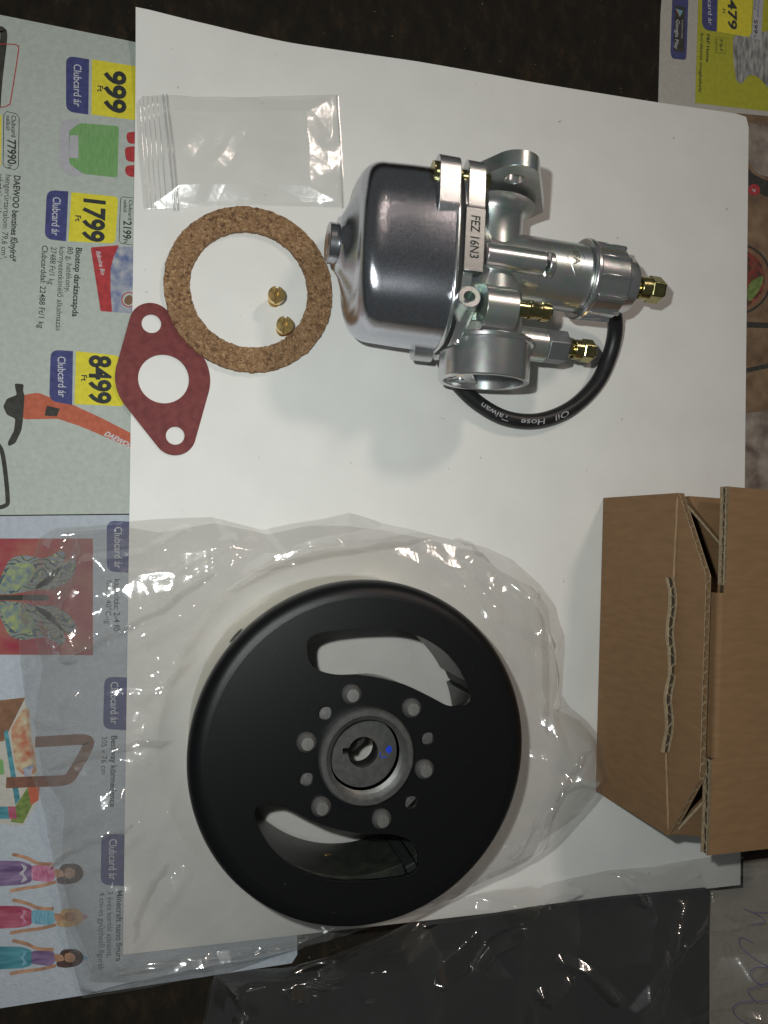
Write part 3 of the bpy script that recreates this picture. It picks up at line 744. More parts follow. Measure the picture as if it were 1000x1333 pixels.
# rails on the plate edge below the label
bm = bmesh.new()
for yy0, yy1 in ((-2.3, -1.10), (.95, 1.75)):
    pts = []
    for k in range(13):
        y = yy0+(yy1-yy0)*k/12
        zc = (b0+.14)*(max(0, 1-abs((y+.12)/(a0+.12))**2.65))**(1/2.65)
        pts.append((y, zc))
    for (y1_, z1_), (y2_, z2_) in zip(pts, pts[1:]):
        for xa, xb in ((shx(-.17, 1.9), shx(-.04, 1.9)),):
            vs = [bm.verts.new(p) for p in ((xa, y1_, z1_-.1), (xb, y1_, z1_-.1), (xb, y1_, z1_+.07), (xa, y1_, z1_+.07), (xa, y2_, z2_-.1), (xb, y2_, z2_-.1), (xb, y2_, z2_+.07), (xa, y2_, z2_+.07))]
            for f in ((0, 1, 5, 4), (1, 2, 6, 5), (2, 3, 7, 6), (3, 0, 4, 7)): bm.faces.new([vs[i] for i in f])
build('edge_rail', bm, MT['zinc'], body, smooth=30)
# engine flange with bolt hole
BX = .92
bm = bmesh.new()
outl = hull(circ(BX-.05, 1.98, .68, 40)+circ(BX, -1.95, .70, 40)+circ(BX+1.62, .05, .14, 16)+circ(BX-1.62, .05, .14, 16)+circ(BX+1.5, -.4, .14, 16)+circ(BX-1.5, -.4, .14, 16))
slab(bm, [outl, circ(BX, 1.82, .30, 32), circ(BX, -1.82, .30, 32), circ(BX, 0, .8, 40)], lambda x, z, t: Vector((x, 1.98+t, z)), .46)
build('engine_flange', bm, MT['zinc'], cb, smooth=35, bevel=.05, seg=3)
# bore between flange and intake
bm = bmesh.new()
lathe(bm, (BX+.04, -2.7, 0), (0, 1, 0), [(0, 1.1), (1.2, 1.08), (3.4, .98), (4.2, .98), (4.42, 1.10), (4.52, 1.35)], 56)
build('bore_tube', bm, MT['zinc'], cb, smooth=50)
# slide cylinder
bm = bmesh.new()
lathe(bm, (.5, 0, 0), (1, 0, 0), [(0, 1.08), (2.9, 1.08), (3.55, 1.08), (3.55, 1.0), (3.75, 1.0)], 72)
build('slide_cylinder', bm, MT['zinc'], cb, smooth=40)
# emblem: diamond with letters wrapped onto the cylinder
def wrap(x, s, dr=0.006):
    a = s/1.08
    return Vector((x, 1.086*math.sin(a), 1.086*math.cos(a))) + Vector((0, math.sin(a), math.cos(a)))*dr
bm = bmesh.new()
def wline(p, q, wd=.011, n=8):
    d = Vector((q[0]-p[0], q[1]-p[1])).normalized(); s = Vector((-d.y, d.x))*wd; prev = None
    for k in range(n+1):
        t = k/n; c = (p[0]+(q[0]-p[0])*t, p[1]+(q[1]-p[1])*t)
        a = [bm.verts.new(wrap(c[0]+s.x, c[1]+s.y, h)) for h in (-.01, .012)]+[bm.verts.new(wrap(c[0]-s.x, c[1]-s.y, h)) for h in (.012, -.01)]
        if prev:
            for i in range(3): bm.faces.new((prev[i], prev[i+1], a[i+1], a[i]))
        prev = a
ex, es = 3.42, .26
dm = [(ex, es+.58), (ex+.30, es), (ex, es-.58), (ex-.30, es)]
for i in range(4): wline(dm[i], dm[(i+1) % 4])
emb = build('cast_emblem', bm, MT['zinc2'], cb, smooth=0)
me = text_mesh('IFA', .01)
xs = [v.co.x for v in me.vertices]; L0, L1 = min(xs), max(xs)
for v in me.vertices:
    t = (v.co.x-L0)/(L1-L0); v.co = wrap(ex-.10+v.co.y/.69*.22, es+.24-t*.48, .012)
link('lettering', me, mat('engraved_zinc', (.22, .23, .22), .5, .8), emb)
# idle screw barrel on top of the slide cylinder
bm = bmesh.new(); cyl(bm, (.36, -.10, 1.05), (2.28, -.10, 1.05), .38, seg=40); box(bm, (.5, -.38, .6), (2.26, .18, 1.05))
ib = build('screw_barrel', bm, MT['zinc'], cb, smooth=40, bevel=.03)
bm = bmesh.new(); cyl(bm, (2.40, -.10, 1.0), (2.60, -.10, 1.0), .40, seg=32)
build('screw_collar', bm, MT['zinc'], ib, bevel=.04)
bm = bmesh.new(); cyl(bm, (2.2, -.10, 1.02), (2.42, -.10, 1.02), .14, seg=20)
build('idle_screw', bm, MT['gasket_shade'], ib)
# knurled cap
bm = bmesh.new()
lathe(bm, (0, 0, 0), (1, 0, 0), [(4.08, .95), (4.05, 1.24), (4.10, 1.29), (4.22, 1.29), (4.28, 1.18), (5.30, 1.14), (5.36, 1.06), (5.38, .9)], 96)
cap = build('screw_cap', bm, MT['zinc2'], cb, smooth=40, bevel=.02)
for k in range(12):
    a = 2*PI*k/12+.16; bm = bmesh.new()
    pts = [(4.27, 1.12), (5.34, 1.09), (5.34, 1.21), (5.28, 1.255), (4.27, 1.275)]
    e = Vector((0, math.cos(a), math.sin(a))); t_ = Vector((0, -math.sin(a), math.cos(a)))
    slab(bm, [pts], lambda x, r, z: Vector((x, 0, 0))+e*r+t_*(z-.035), .07)
    build('rib', bm, MT['zinc2'], cap, bevel=.022)
bm = bmesh.new(); lathe(bm, (0, 0, 0), (1, 0, 0), [(5.3, .90), (5.76, .90), (5.84, .84), (5.84, 0)], 64)
build('cap_collar', bm, MT['zinc2'], cap, smooth=40)
def brass_fitting(x0, y, z, s, parent):
    bm = bmesh.new()
    cyl(bm, (x0-.1, y, z), (x0+.26*s, y, z), .34*s, seg=6, ph=.3)
    cyl(bm, (x0+.24*s, y, z), (x0+.42*s, y, z), .25*s, seg=24)
    cyl(bm, (x0+.34*s, y, z), (x0+.72*s, y, z), .36*s, .37*s, seg=28)
    f = build('cable_adjuster', bm, MT['yzinc'], parent, smooth=35, bevel=.03)
    bm = bmesh.new()
    x1 = x0+.66*s; R = .43*s
    lathe(bm, (x1, y, z), (1, 0, 0), [(0, .3*s), (0, R*.92), (.05*s, R), (.42*s, R), (.52*s, R*.82), (.52*s, .16*s), (.2*s, .14*s)], 6, ph=.25)
    build('hex_head', bm, MT['yzinc'], f, smooth=25, bevel=.03)
brass_fitting(5.88, 0, 0, 1.05, cb)
# starter housing: barrel along x with brass stub
bm = bmesh.new()
pts = hull(circ(-1.72, 1.12, .70, 40)+[(-1.3, -.3), (-2.35, -.3), (-2.42, .9)])
slab(bm, [pts], lambda y, z, t: Vector((.28+t, y, z)), 1.0)
build('starter_housing', bm, MT['zinc'], cb, smooth=40, bevel=.04, seg=3)
bm = bmesh.new()
lathe(bm, (1.2, -1.60, 1.12), (1, 0, 0), [(0, .25), (.62, .25), (.65, .29), (.74, .29), (.80, .25), (1.02, .25), (1.05, .29), (1.30, .285), (1.36, .24), (1.36, .15), (.9, .13)], 32)
build('fuel_stub', bm, MT['yzinc'], cb, smooth=35)
# vent post
bm = bmesh.new()
lathe(bm, (-.28, -2.12, .4), (-.10, .16, 1), [(0, .42), (1.2, .36), (1.88, .33), (1.9, .31), (1.9, .17), (1.3, .15), (1.3, 0)], 32)
build('vent_post', bm, MT['zinc'], cb, smooth=35)
bm = bmesh.new()
cyl(bm, (-.42, -2.05, 2.2), (-.62, -1.95, 2.28), .06, seg=8)
build('casting_burr', bm, MT['zinc2'], cb, smooth=0)
# intake ring
IX = .92
bm = bmesh.new()
lathe(bm, (IX, -2.42, .05), (0, -1, -.02), [(0, 1.0), (0, 1.50), (.05, 1.53), (.14, 1.50), (.16, 1.42), (1.26, 1.42), (1.30, 1.39), (1.30, 1.27), (1.28, 1.25), (.2, 1.22)], 96)
ring = build('intake_ring', bm, MT['zinc2'], cb, smooth=35)
bm = bmesh.new(); lathe(bm, (IX+.1, -2.55, 0), (0, -1, 0), [(-1.6, 0), (-1.6, .8), (0, .82), (0, 1.28)], 48)
build('bore_back', bm, MT['zinc'], ring, smooth=40)
bm = bmesh.new()
pts = hull(circ(IX-.92, .48, .28, 24)+circ(IX-1.0, -.35, .3, 24)+circ(IX-.55, -.8, .3, 24)+circ(IX-.05, -1.0, .2, 20))
pts = [p for p in pts]
slab(bm, [pts], lambda x, z, t: Vector((x, -2.6-t, z)), .95)
build('jet_block', bm, MT['zinc2'], ring, bevel=.04)
bm = bmesh.new(); cyl(bm, (IX-.88, -3.5, .18), (IX-.88, -3.60, .18), .21, seg=28)
build('brass_insert', bm, MT['brass'], ring, bevel=.02)
for x, z in ((IX-.95, -.35), (IX-.5, -.75)):
    bm = bmesh.new(); tube(bm, (x, -3.5, z), (x, -3.585, z), .17, .10, 24)
    build('air_jet', bm, MT['zinc2'], ring)
# wedge blocks joining plate and intake
bm = bmesh.new()
slab(bm, [[(-.40, -2.05), (.8, -2.0), (.8, -2.75), (-.34, -2.85)]], lambda x, y, z: Vector((x, y, -1.4+z)), 2.3)
build('corner_web', bm, MT['zinc'], cb, bevel=.08, seg=3)
# side fitting: boss, hex, brass
FY, FZ = -2.22, -.35
bm = bmesh.new(); cyl(bm, (1.6, FY, FZ), (3.12, FY, FZ), .54, seg=40)
sf = build('side_boss', bm, MT['zinc'], cb, smooth=40, bevel=.07, seg=3)
bm = bmesh.new(); lathe(bm, (3.10, FY, FZ), (1, 0, 0), [(0, 0), (0, .54), (.04, .56), (.70, .56), (.74, .52), (.74, 0)], 6, ph=.5)
build('hex_plug', bm, mat('grey_plated_steel', (.30, .31, .33), .45, .9, bump=.1, bscale=40), sf, smooth=20, bevel=.03)
brass_fitting(3.82, FY, FZ, .90, sf)
# screws
bm = bmesh.new(); cyl(bm, (-1.45, 1.98, 1.5), (.1, 1.98, 1.5), .17, seg=16); cyl(bm, (-1.52, 1.98, 1.5), (-1.36, 1.98, 1.5), .28, seg=16)
sc = build('clamp_screw', bm, MT['yzinc'], cb, smooth=40)
bm = bmesh.new(); lathe(bm, (.04, 1.93, 1.5), (1, 0, 0), [(0, 0), (0, .33), (.08, .33), (.18, .25), (.22, 0)], 24)
build('screw_head', bm, MT['yzinc'], sc, smooth=40)
# hose
inv = Matrix.Rotation(math.radians(3), 4, 'Z') @ Matrix.Translation((-O.x, -O.y, -HC))
def cl(px, py, h): return inv @ G(px, py, h)
hp = [G(785, 370, 1.9), G(797, 400, 1.35), G(801, 428, .85), G(794, 462, .52), G(778, 497, .40), G(752, 525, .37), G(722, 542, .37), G(690, 548.5, .37), G(656, 543.5, .37), G(624, 526, .40), G(599, 503, .5), G(583, 480, .7), G(570, 450, 1.1)]
hpath = smooth_poly(hp, 10, False)
bm = bmesh.new(); sweep(bm, [inv @ p for p in hpath], .272, 24)
def even(path, step=.05):
    out = [path[0]]; acc = 0
    for a, b_ in zip(path, path[1:]):
        d = (b_-a).length; t = step-acc
        while t <= d: out.append(a.lerp(b_, t/d)); t += step
        acc = (acc+d) % step
    return out
hpath = even(hpath)
hose = build('hose', bm, MT['rubber'], cb, smooth=60)
def hose_text(s, pa, pb, h=.17):
    A, B = G(*pa, .6), G(*pb, .6)
    ia = min(range(len(hpath)), key=lambda i: (hpath[i].xy-A.xy).length); ib_ = min(range(len(hpath)), key=lambda i: (hpath[i].xy-B.xy).length)
    me = text_mesh(s, .004, .1); xs = [v.co.x for v in me.vertices]; a0_, a1_ = min(xs), max(xs)
    for v in me.vertices:
        f = ia+(ib_-ia)*(v.co.x-a0_)/(a1_-a0_); i = max(0, min(len(hpath)-2, int(f))); fr = f-i
        p = hpath[i].lerp(hpath[i+1], fr); d = (hpath[i+1]-hpath[i]).normalized()
        if ib_ < ia: d = -d
        d.z = 0; d.normalize()
        outw = Vector((-d.y, d.x, 0))         # text up
        s_ = -.02+v.co.y/.69*h; an = s_/.272
        q = p+outw*(math.sin(an)*.304)+Vector((0, 0, 1))*(math.cos(an)*.304)
        v.co = inv @ q
    return link('lettering', me, mat('grey_hose_print', (.42, .42, .44), .6), hose)
hose_text('Oil', (738, 535), (721, 543)); hose_text('Hose', (709, 548), (678, 548)); hose_text('Taiwan', (661, 545), (625, 528))

# ================================================================== FLYWHEEL
FC = Vector((4.967, -6.43, 0)); FZ0 = .16
RO = 4.97; TOPZ = 3.7
fw = thing('flywheel', 'round black flywheel with two curved slots and six rivets lying on crumpled plastic', 'flywheel', (FC.x, FC.y, 0))
def F2(px, py, h=TOPZ):
    p = G(px, py, h); return (p.x-FC.x, p.y-FC.y)
sl1 = [(400, 846), (402, 832), (418, 824), (445, 820), (478, 818), (512, 819), (545, 828), (572, 843), (592, 862), (606, 885), (613, 904), (609, 916), (596, 920), (583, 919), (560, 907), (528, 892), (495, 883), (465, 879), (438, 879), (415, 873), (403, 861)]
sl2 = [(2*472.3-x, 2*982.5-y) for x, y in sl1]
def slotloop(s): return [tuple(p.xy) for p in smooth_poly([Vector((*F2(x, y), 0)) for x, y in s], 4)]
hx, hy = F2(478.5, 986.5, TOPZ+.3)
holes = [circ(*F2(x, y), .20, 20) for x, y in ((423, 928), (556.5, 961), (534.5, 1044), (398.5, 1014))]
bm = bmesh.new()
slab(bm, [circ(0, 0, RO-.48, 128), slotloop(sl1), slotloop(sl2), circ(hx, hy, 1.30, 64)]+holes, lambda x, y, z: Vector((x, y, TOPZ-.13+z)), .13)
face = build('face_plate', bm, MT['black'], fw, smooth=30, bevel=.035, seg=2)
bm = bmesh.new(); prof = []
for k in range(9):
    t = k/8*PI/2; prof.append((TOPZ-.44*(1-math.cos(t)), RO-.48+.48*math.sin(t)))
prof += [(TOPZ-.62, RO+.005), (TOPZ-.66, RO-.03), (TOPZ-.66, RO-.10), (TOPZ-.48, RO-.14), (TOPZ-.14, RO-.48)]
lathe(bm, (0, 0, 0), (0, 0, 1), prof, 160, closed=True)
build('rolled_rim', bm, MT['black'], fw, smooth=50)
bm = bmesh.new(); lathe(bm, (0, 0, 0), (0, 0, 1), [(TOPZ-.64, RO-.04), (FZ0+.06, RO-.04), (FZ0, RO-.1), (FZ0, RO-.42), (TOPZ-.5, RO-.42)], 160)
band = build('steel_band', bm, MT['steel'], fw, smooth=40)
# small hole in the band, upper left: black disc painted for its shade
a = math.radians(137); e = Vector((math.cos(a), math.sin(a), 0)); t_ = Vector((-math.sin(a), math.cos(a), 0))
bm = bmesh.new(); cc = e*(RO-.033)+Vector((0, 0, 2.5))
slab(bm, [circ(0, 0, .26, 24)], lambda x, y, z: cc+t_*x+Vector((0, 0, y))+e*z, .004)
build('band_hole_shade', bm, MT['gasket_shade'], band, smooth=0)
# hub
bm = bmesh.new(); ht = TOPZ+.32; hprof = [(ht-.34, 1.28), (ht-.34, 1.37), (ht-.06, 1.37), (ht, 1.32), (ht, 1.18), (ht-.03, 1.15)]
z = ht-.1
hprof.append((z, 1.05))
for k in range(9):
    hprof += [(z, 1.11), (z-.028, 1.055)]; z -= .042
hprof += [(z-.04, 1.10), (z-.10, 1.10), (z-.10, 1.0)]
lathe(bm, (hx, hy, 0), (0, 0, 1), hprof, 96)
hub = build('hub', bm, MT['hub'], fw, smooth=25)
zb = z-.10
keyed = [(.44*math.cos(t), .44*math.sin(t)) for t in np.linspace(math.radians(178), math.radians(-158), 44)]
kx = [(-.60, -.02), (-.60, .14)]
kw = math.radians(170)
keyed = [(.44*math.cos(t), .44*math.sin(t)) for t in np.linspace(math.radians(160), math.radians(-178), 44)]+[(-.60, -.015), (-.60, .15)]
bx, by = F2(467, 978, zb); 
bm = bmesh.new()
slab(bm, [circ(hx, hy, 1.11, 64), [(hx+.0+x, hy+y) for x, y in keyed]], lambda x, y, z: Vector((x, y, zb-.25+z)), .25)
build('hub_floor', bm, MT['hub'], hub, smooth=30, bevel=.02)
bm = bmesh.new(); lathe(bm, (hx, hy, 0), (0, 0, 1), [(zb-.24, .46), (zb-.75, .46), (zb-.75, 1.25), (.9, 1.25), (.9, 1.4), (zb-.5, 1.5)], 64)
build('hub_sleeve', bm, MT['gasket_shade'], hub, smooth=30)  # sleeve wall coloured black in place of the shade inside the bore
bm = bmesh.new(); lathe(bm, (hx, hy, 0), (0, 0, 1), [(TOPZ-.62, 1.4), (TOPZ-.62, 2.2), (TOPZ-.42, 2.22), (TOPZ-.42, 1.3)], 64, closed=True)
build('backing_ring', bm, MT['rivet'], hub, smooth=30)
bm = bmesh.new(); slab(bm, [round_corners([(hx+.66, hy+.02), (hx+.76, hy-.10), (hx+.86, hy-.02), (hx+.84, hy+.12), (hx+.74, hy+.14)], .05)], lambda x, y, z: Vector((x, y, zb+.003)), 0)
build('paint_mark', bm, MT['bluemark'], hub, smooth=0)
bm = bmesh.new()
pp = [Vector((hx+.50, hy-.02, zb+.004)), Vector((hx+.52, hy-.16, zb+.004)), Vector((hx+.62, hy-.20, zb+.004)), Vector((hx+.70, hy-.17, zb+.004))]
sweep(bm, smooth_poly(pp, 4, False), .012, 6); build('paint_mark', bm, MT['bluemark'], hub, smooth=0)
# rivets
riv0 = None
for x, y in ((459, 905), (537.5, 923), (554, 1003), (498, 1068), (419, 1052), (400, 968)):
    p = F2(x, y, TOPZ+.14)
    if riv0 is None:
        bm = bmesh.new(); lathe(bm, (0, 0, 0), (0, 0, 1), [(0, .285), (.06, .285), (.12, .262), (.23, .175), (.235, 0)], 32)
        riv0 = build('rivet', bm, MT['rivet'], fw, smooth=22, loc=(p[0], p[1], TOPZ))
    else:
        o = riv0.copy(); C.objects.link(o); o.location = (p[0], p[1], TOPZ)
# magnets inside
for a0_, a1_ in ((-156, -70), (-64, 20), (28, 110), (118, 200)):
    bm = bmesh.new(); n = 26; A = [math.radians(a0_+(a1_-a0_)*k/n) for k in range(n+1)]
    out = [(4.52*math.cos(t), 4.52*math.sin(t)) for t in A]+[(3.78*math.cos(t), 3.78*math.sin(t)) for t in A[::-1]]
    slab(bm, [out], lambda x, y, z: Vector((x, y, .35+z)), 2.5)
    build('magnet', bm, MT['magnet'], fw, smooth=30, bevel=.04)
for am in (-67, 24, 114, 202):
    bm = bmesh.new(); a = math.radians(am); e = Vector((math.cos(a), math.sin(a), 0)); t_ = Vector((-math.sin(a), math.cos(a), 0))
    slab(bm, [[(3.84, -.17), (4.52, -.17), (4.52, .17), (3.84, .17)]], lambda x, y, z: e*x+t_*y+Vector((0, 0, .5+z)), 2.5)
    build('spacer', bm, MT['gasket_shade'], fw, smooth=0, bevel=.04)
bm = bmesh.new(); p = F2(426, 1121, 1.4); L_ = math.hypot(*p); e = Vector((p[0]/L_, p[1]/L_, 0)); t_ = Vector((-e.y, e.x, 0))
slab(bm, [circ(0, 0, .12, 10)], lambda x, y, z: e*3.765+t_*x+Vector((0, 0, 1.3+y*.6))+e*z, .01); build('gold_mark', bm, MT['brass'], fw, smooth=0)

# ================================================================== PLASTIC BAGS
def np_noise(X, Y, scale, seed):
    out = np.zeros(X.shape)
    for idx in np.ndindex(X.shape):
        out[idx] = noise.noise(Vector((X[idx]*scale, Y[idx]*scale, seed)))
    return out
def creases(X, Y, rng, boxx, n, wr, ar, lr):
    Z = np.zeros(X.shape); x0, x1, y0, y1 = boxx
    for _ in range(n):
        cx = rng.uniform(x0, x1); cy = rng.uniform(y0, y1); th = rng.uniform(0, PI); L = rng.uniform(*lr); wd = rng.uniform(*wr); am = rng.uniform(*ar)*rng.choice((1, 1, -1))
        dx, dy = math.cos(th), math.sin(th)
        t = (X-cx)*dx+(Y-cy)*dy; s = -(X-cx)*dy+(Y-cy)*dx
        s = s+.12*wd*np.sin(t*2.2/wd*.5)
        Z += am*np.clip(1-np.abs(s)/wd, 0, None)*np.clip(1-(np.abs(t)/L)**2, 0, None)
    return Z
def tri(v): return 4*np.abs(v-np.floor(v+.5))-1
def lowf(X, Y, k, ph):
    return np.sin(X*k+ph)*np.cos(Y*k*1.13-ph*1.7)+.6*np.sin((X+Y)*k*.71+2.1*ph)+.5*np.sin((X-1.3*Y)*k*1.37-ph)
def facets(X, Y, rng, sets):
    """sharp folded-film relief: triangle waves in random directions, each bent and fading in and out"""
    Z = np.zeros(X.shape)
    for lam, am, n in sets:
        for _ in range(n):
            th = rng.uniform(0, PI); ph = rng.uniform(0, 20)
            u_ = X*math.cos(th)+Y*math.sin(th)+.28*lam*lowf(X, Y, 1.1/lam, ph)
            mask = np.clip(.45+.6*lowf(X, Y, .9/lam, ph+5), 0, 1)
            Z += am*tri(u_/lam*rng.uniform(.7, 1.3)+ph)*mask
    return Z
def line_creases(X, Y, lines):
    Z = np.zeros(X.shape)
    for pts, wd, am in lines:
        P_ = [G(x, y, .4).xy for x, y in pts]; D = np.full(X.shape, 99.0)
        for a, b_ in zip(P_, P_[1:]):
            d = b_-a; L2 = d.length_squared
            t = np.clip(((X-a.x)*d.x+(Y-a.y)*d.y)/L2, 0, 1)
            D = np.minimum(D, np.hypot(X-a.x-t*d.x, Y-a.y-t*d.y))
        Z += am*np.clip(1-D/wd, 0, None)
    return Z
def bag_layer(bm, outline, centre, zfun, rings=270, seg=1000, edge=.06, rough_edge=.04, seed=0):
    """star-shaped sheet from centre to outline with height zfun(X,Y,frac)"""
    O_ = [G(x, y, .15).xy for x, y in outline]; c = G(*centre, .15).xy; n = len(O_)
    ang = np.linspace(0, 2*PI, seg, endpoint=False); R = []
    for a in ang:
        d = Vector((math.cos(a), math.sin(a))); best = 0
        for i in range(n):
            p, q = O_[i]-c, O_[(i+1) % n]-c; e = q-p
            den = d.x*e.y-d.y*e.x
            if abs(den) < 1e-9: continue
            t = (p.x*e.y-p.y*e.x)/den; s = (p.x*d.y-p.y*d.x)/den
            if t > 0 and -1e-6 <= s <= 1+1e-6: best = max(best, t)
        R.append(best+rough_edge*noise.noise(Vector((d.x*6, d.y*6, seed+3.3))))
    R = np.array(R); fr = (np.linspace(0, 1, rings)**.8)[1:]
    X = c.x+fr[:, None]*(R*np.cos(ang))[None, :]; Y = c.y+fr[:, None]*(R*np.sin(ang))[None, :]
    Fr = np.repeat(fr[:, None], seg, 1)
    Z = zfun(X, Y, Fr)
    vs = [[bm.verts.new((X[i, j], Y[i, j], Z[i, j])) for j in range(seg)] for i in range(len(fr))]
    c0_ = bm.verts.new((c.x, c.y, float(Z[0].mean())))
    for j in range(seg): bm.faces.new((c0_, vs[0][j], vs[0][(j+1) % seg]))
    for i in range(len(fr)-1):
        for j in range(seg): bm.faces.new((vs[i][j], vs[i+1][j], vs[i+1][(j+1) % seg], vs[i][(j+1) % seg]))
FB = [(52, 700), (72, 686), (110, 684), (150, 680), (200, 676), (275, 673), (340, 688), (400, 678), (452, 667), (500, 682), (565, 697), (630, 712), (665, 728), (700, 760), (722, 790), (735, 828), (734, 865), (733, 905), (742, 920), (762, 937), (785, 965), (797, 1000), (787, 1030), (760, 1065), (725, 1105), (700, 1122), (650, 1147), (560, 1188), (480, 1209), (385, 1238), (300, 1265), (200, 1285), (108, 1299), (98, 1262), (85, 1200), (72, 1125), (60, 1060), (46, 1010), (36, 940), (28, 860), (29, 800), (38, 745)]
LONG = [([(270, 735), (180, 790), (80, 850), (30, 880)], .45, .35), ([(560, 690), (420, 712), (300, 750), (230, 800), (150, 840)], .35, .40), ([(150, 683), (75, 690), (60, 740), (40, 800)], .3, .5),
        ([(85, 740), (92, 800), (90, 842)], .3, .45), ([(90, 842), (60, 800), (20, 790)], .3, .35), ([(160, 1030), (100, 1060), (55, 1090)], .35, .3), ([(180, 1075), (130, 1110), (70, 1150)], .3, .35),
        ([(50, 935), (85, 935), (100, 900)], .25, .3), ([(340, 690), (360, 720), (300, 760)], .25, .25), ([(640, 720), (690, 800), (700, 830), (720, 910)], .4, .45), ([(700, 830), (640, 800), (600, 740)], .3, .35),
        ([(700, 830), (715, 990), (690, 1100)], .4, .35), ([(790, 1010), (740, 1000), (700, 1020), (660, 1100)], .35, .4), ([(430, 1225), (300, 1240), (180, 1262), (110, 1285)], .3, .35),
        ([(240, 1130), (200, 1180), (160, 1240)], .3, .25), ([(245, 1000), (190, 1100), (185, 1180)], .3, .2), ([(180, 900), (260, 850), (330, 790)], .3, .3), ([(115, 730), (190, 720), (240, 690)], .22, .28), ([(165, 745), (230, 745), (300, 700)], .2, .22)]
def bumps(X, Y, L):
    Z = np.zeros(X.shape)
    for px, py, s, am in L:
        p = G(px, py, .3); s *= .025
        Z += am*np.exp(-((X-p.x)**2+(Y-p.y)**2)/(2*s*s))
    return Z
def fb_z(seed, lift, ncr, side):
    rng = random.Random(seed)
    def f(X, Y, Fr):
        rad = np.hypot(X-FC.x, Y-FC.y)
        outside = np.clip((rad-RO*.98)/1.0, 0, 1)
        edge = np.clip((1-Fr)/.06, 0, 1)
        Z = .10+lift*.35*np.clip((1-Fr)/.2, 0, 1)
        Z = Z+bumps(X, Y, [(95, 800, 60, .55), (220, 770, 80, .45), (420, 715, 70, .35), (660, 790, 45, .5), (745, 1000, 38, .7), (120, 1000, 60, .35), (130, 1180, 60, .3)])*lift
        c = creases(X, Y, rng, (-6, 14, -16, 2), ncr, (.35, 1.1), (.04, .2), (.8, 3.2))
        c += creases(X, Y, rng, (-5.5, 2.5, -7, .5), int(ncr*.35), (.15, .5), (.03, .12), (.5, 2.2))
        c += creases(X, Y, rng, (-6, 1.5, -15.5, -5), 70, (.2, .6), (.04, .13), (.5, 2.4))
        c += creases(X, Y, rng, (8.5, 14, -13, 0), 50, (.2, .7), (.05, .16), (.5, 2.4))
        c += creases(X, Y, rng, (-6, 14, -16, 2), 26, (.6, 1.8), (.15, .4), (2, 5))
        lc = line_creases(X, Y, LONG) if side else 0
        cc = (c*.50+lc*.75)*(.45+.55*edge)
        Z = Z+cc*outside*1.0+(.34 if side else .16)*np.clip((1-Fr)/.10, 0, 1)*outside
        cc = cc*.8+facets(X, Y, rng, ((5.5, .26, 3), (2.6, .17, 4), (1.2, .085, 5), (.55, .022, 4)))*(.35+.65*edge)*1.35
        low = np.minimum(.13, .11+0*Z)
        Z = np.where(outside < .02, low-.02, Z*outside+low*(1-outside))
        return np.maximum(Z, ZS+.015+.02*side+.012*np.sin(X*3+Y*2))
    return f
bm = bmesh.new()
bag_layer(bm, FB, (420, 960), fb_z(11, 1.0, 190, 1), seed=1)
FB2 = [(420+(x-420)*(.975 if (i % 3) else .93), 960+(y-960)*(.975 if (i % 4) else .94)) for i, (x, y) in enumerate(FB)]
bag_layer(bm, FB2, (420, 960), fb_z(23, .45, 120, 0), seed=9, rings=190, seg=640)
me_o = build('plastic_bag', bm, MT['film'], smooth=16, merge=False)
tag(me_o, 'crumpled clear plastic bag spread out beneath the black flywheel', 'plastic bag')

def film_fold(name, px, z, parent, wob):
    # a doubled-over flap of film with a sharp long crease
    bm = bmesh.new(); n = 60; m_ = 10; rows = []
    A_, B_, Wd = px
    a, b_ = G(*A_, z), G(*B_, z); d = (b_-a).normalized(); sd = Vector((-d.y, d.x, 0))
    rnd = random.Random(wob)
    ph = rnd.uniform(0, 9)
    for i in range(n+1):
        t = i/n; wd = Wd*.30*min(1, t*9, (1-t)*9+.02)*(1+.5*noise.noise(Vector((t*9, wob, 0)))); row = []
        for j in range(m_+1):
            q = j/m_
            p = a.lerp(b_, t)+sd*((q-.5)*wd+.10*math.sin(t*5+ph)+.10*noise.noise(Vector((t*6, wob, 5))))
            p.z = z+.07*(1-abs(2*q-1))+.10*noise.noise(Vector((t*7, q*1.5, wob)))
            row.append(bm.verts.new(p))
        rows.append(row)
    for A2, B2 in zip(rows, rows[1:]):
        for j in range(m_): bm.faces.new((A2[j], A2[j+1], B2[j+1], B2[j]))
    return build(name, bm, MT['film'], parent, smooth=14, merge=False)
for k, (a_, b2, wd_) in enumerate((((95, 700), (70, 850), .9), ((280, 745), (90, 860), .55), ((560, 694), (330, 748), .6), ((700, 770), (716, 960), .8), ((770, 975), (705, 1075), .8), ((170, 1070), (62, 1128), .5),
                                   ((225, 960), (60, 1000), .7), ((215, 1120), (170, 1225), .6), ((400, 1222), (150, 1272), .8), ((640, 728), (590, 700), .5))):
    film_fold('film_fold', (a_, b2, wd_), .62, me_o, 3.1+k*2.7)
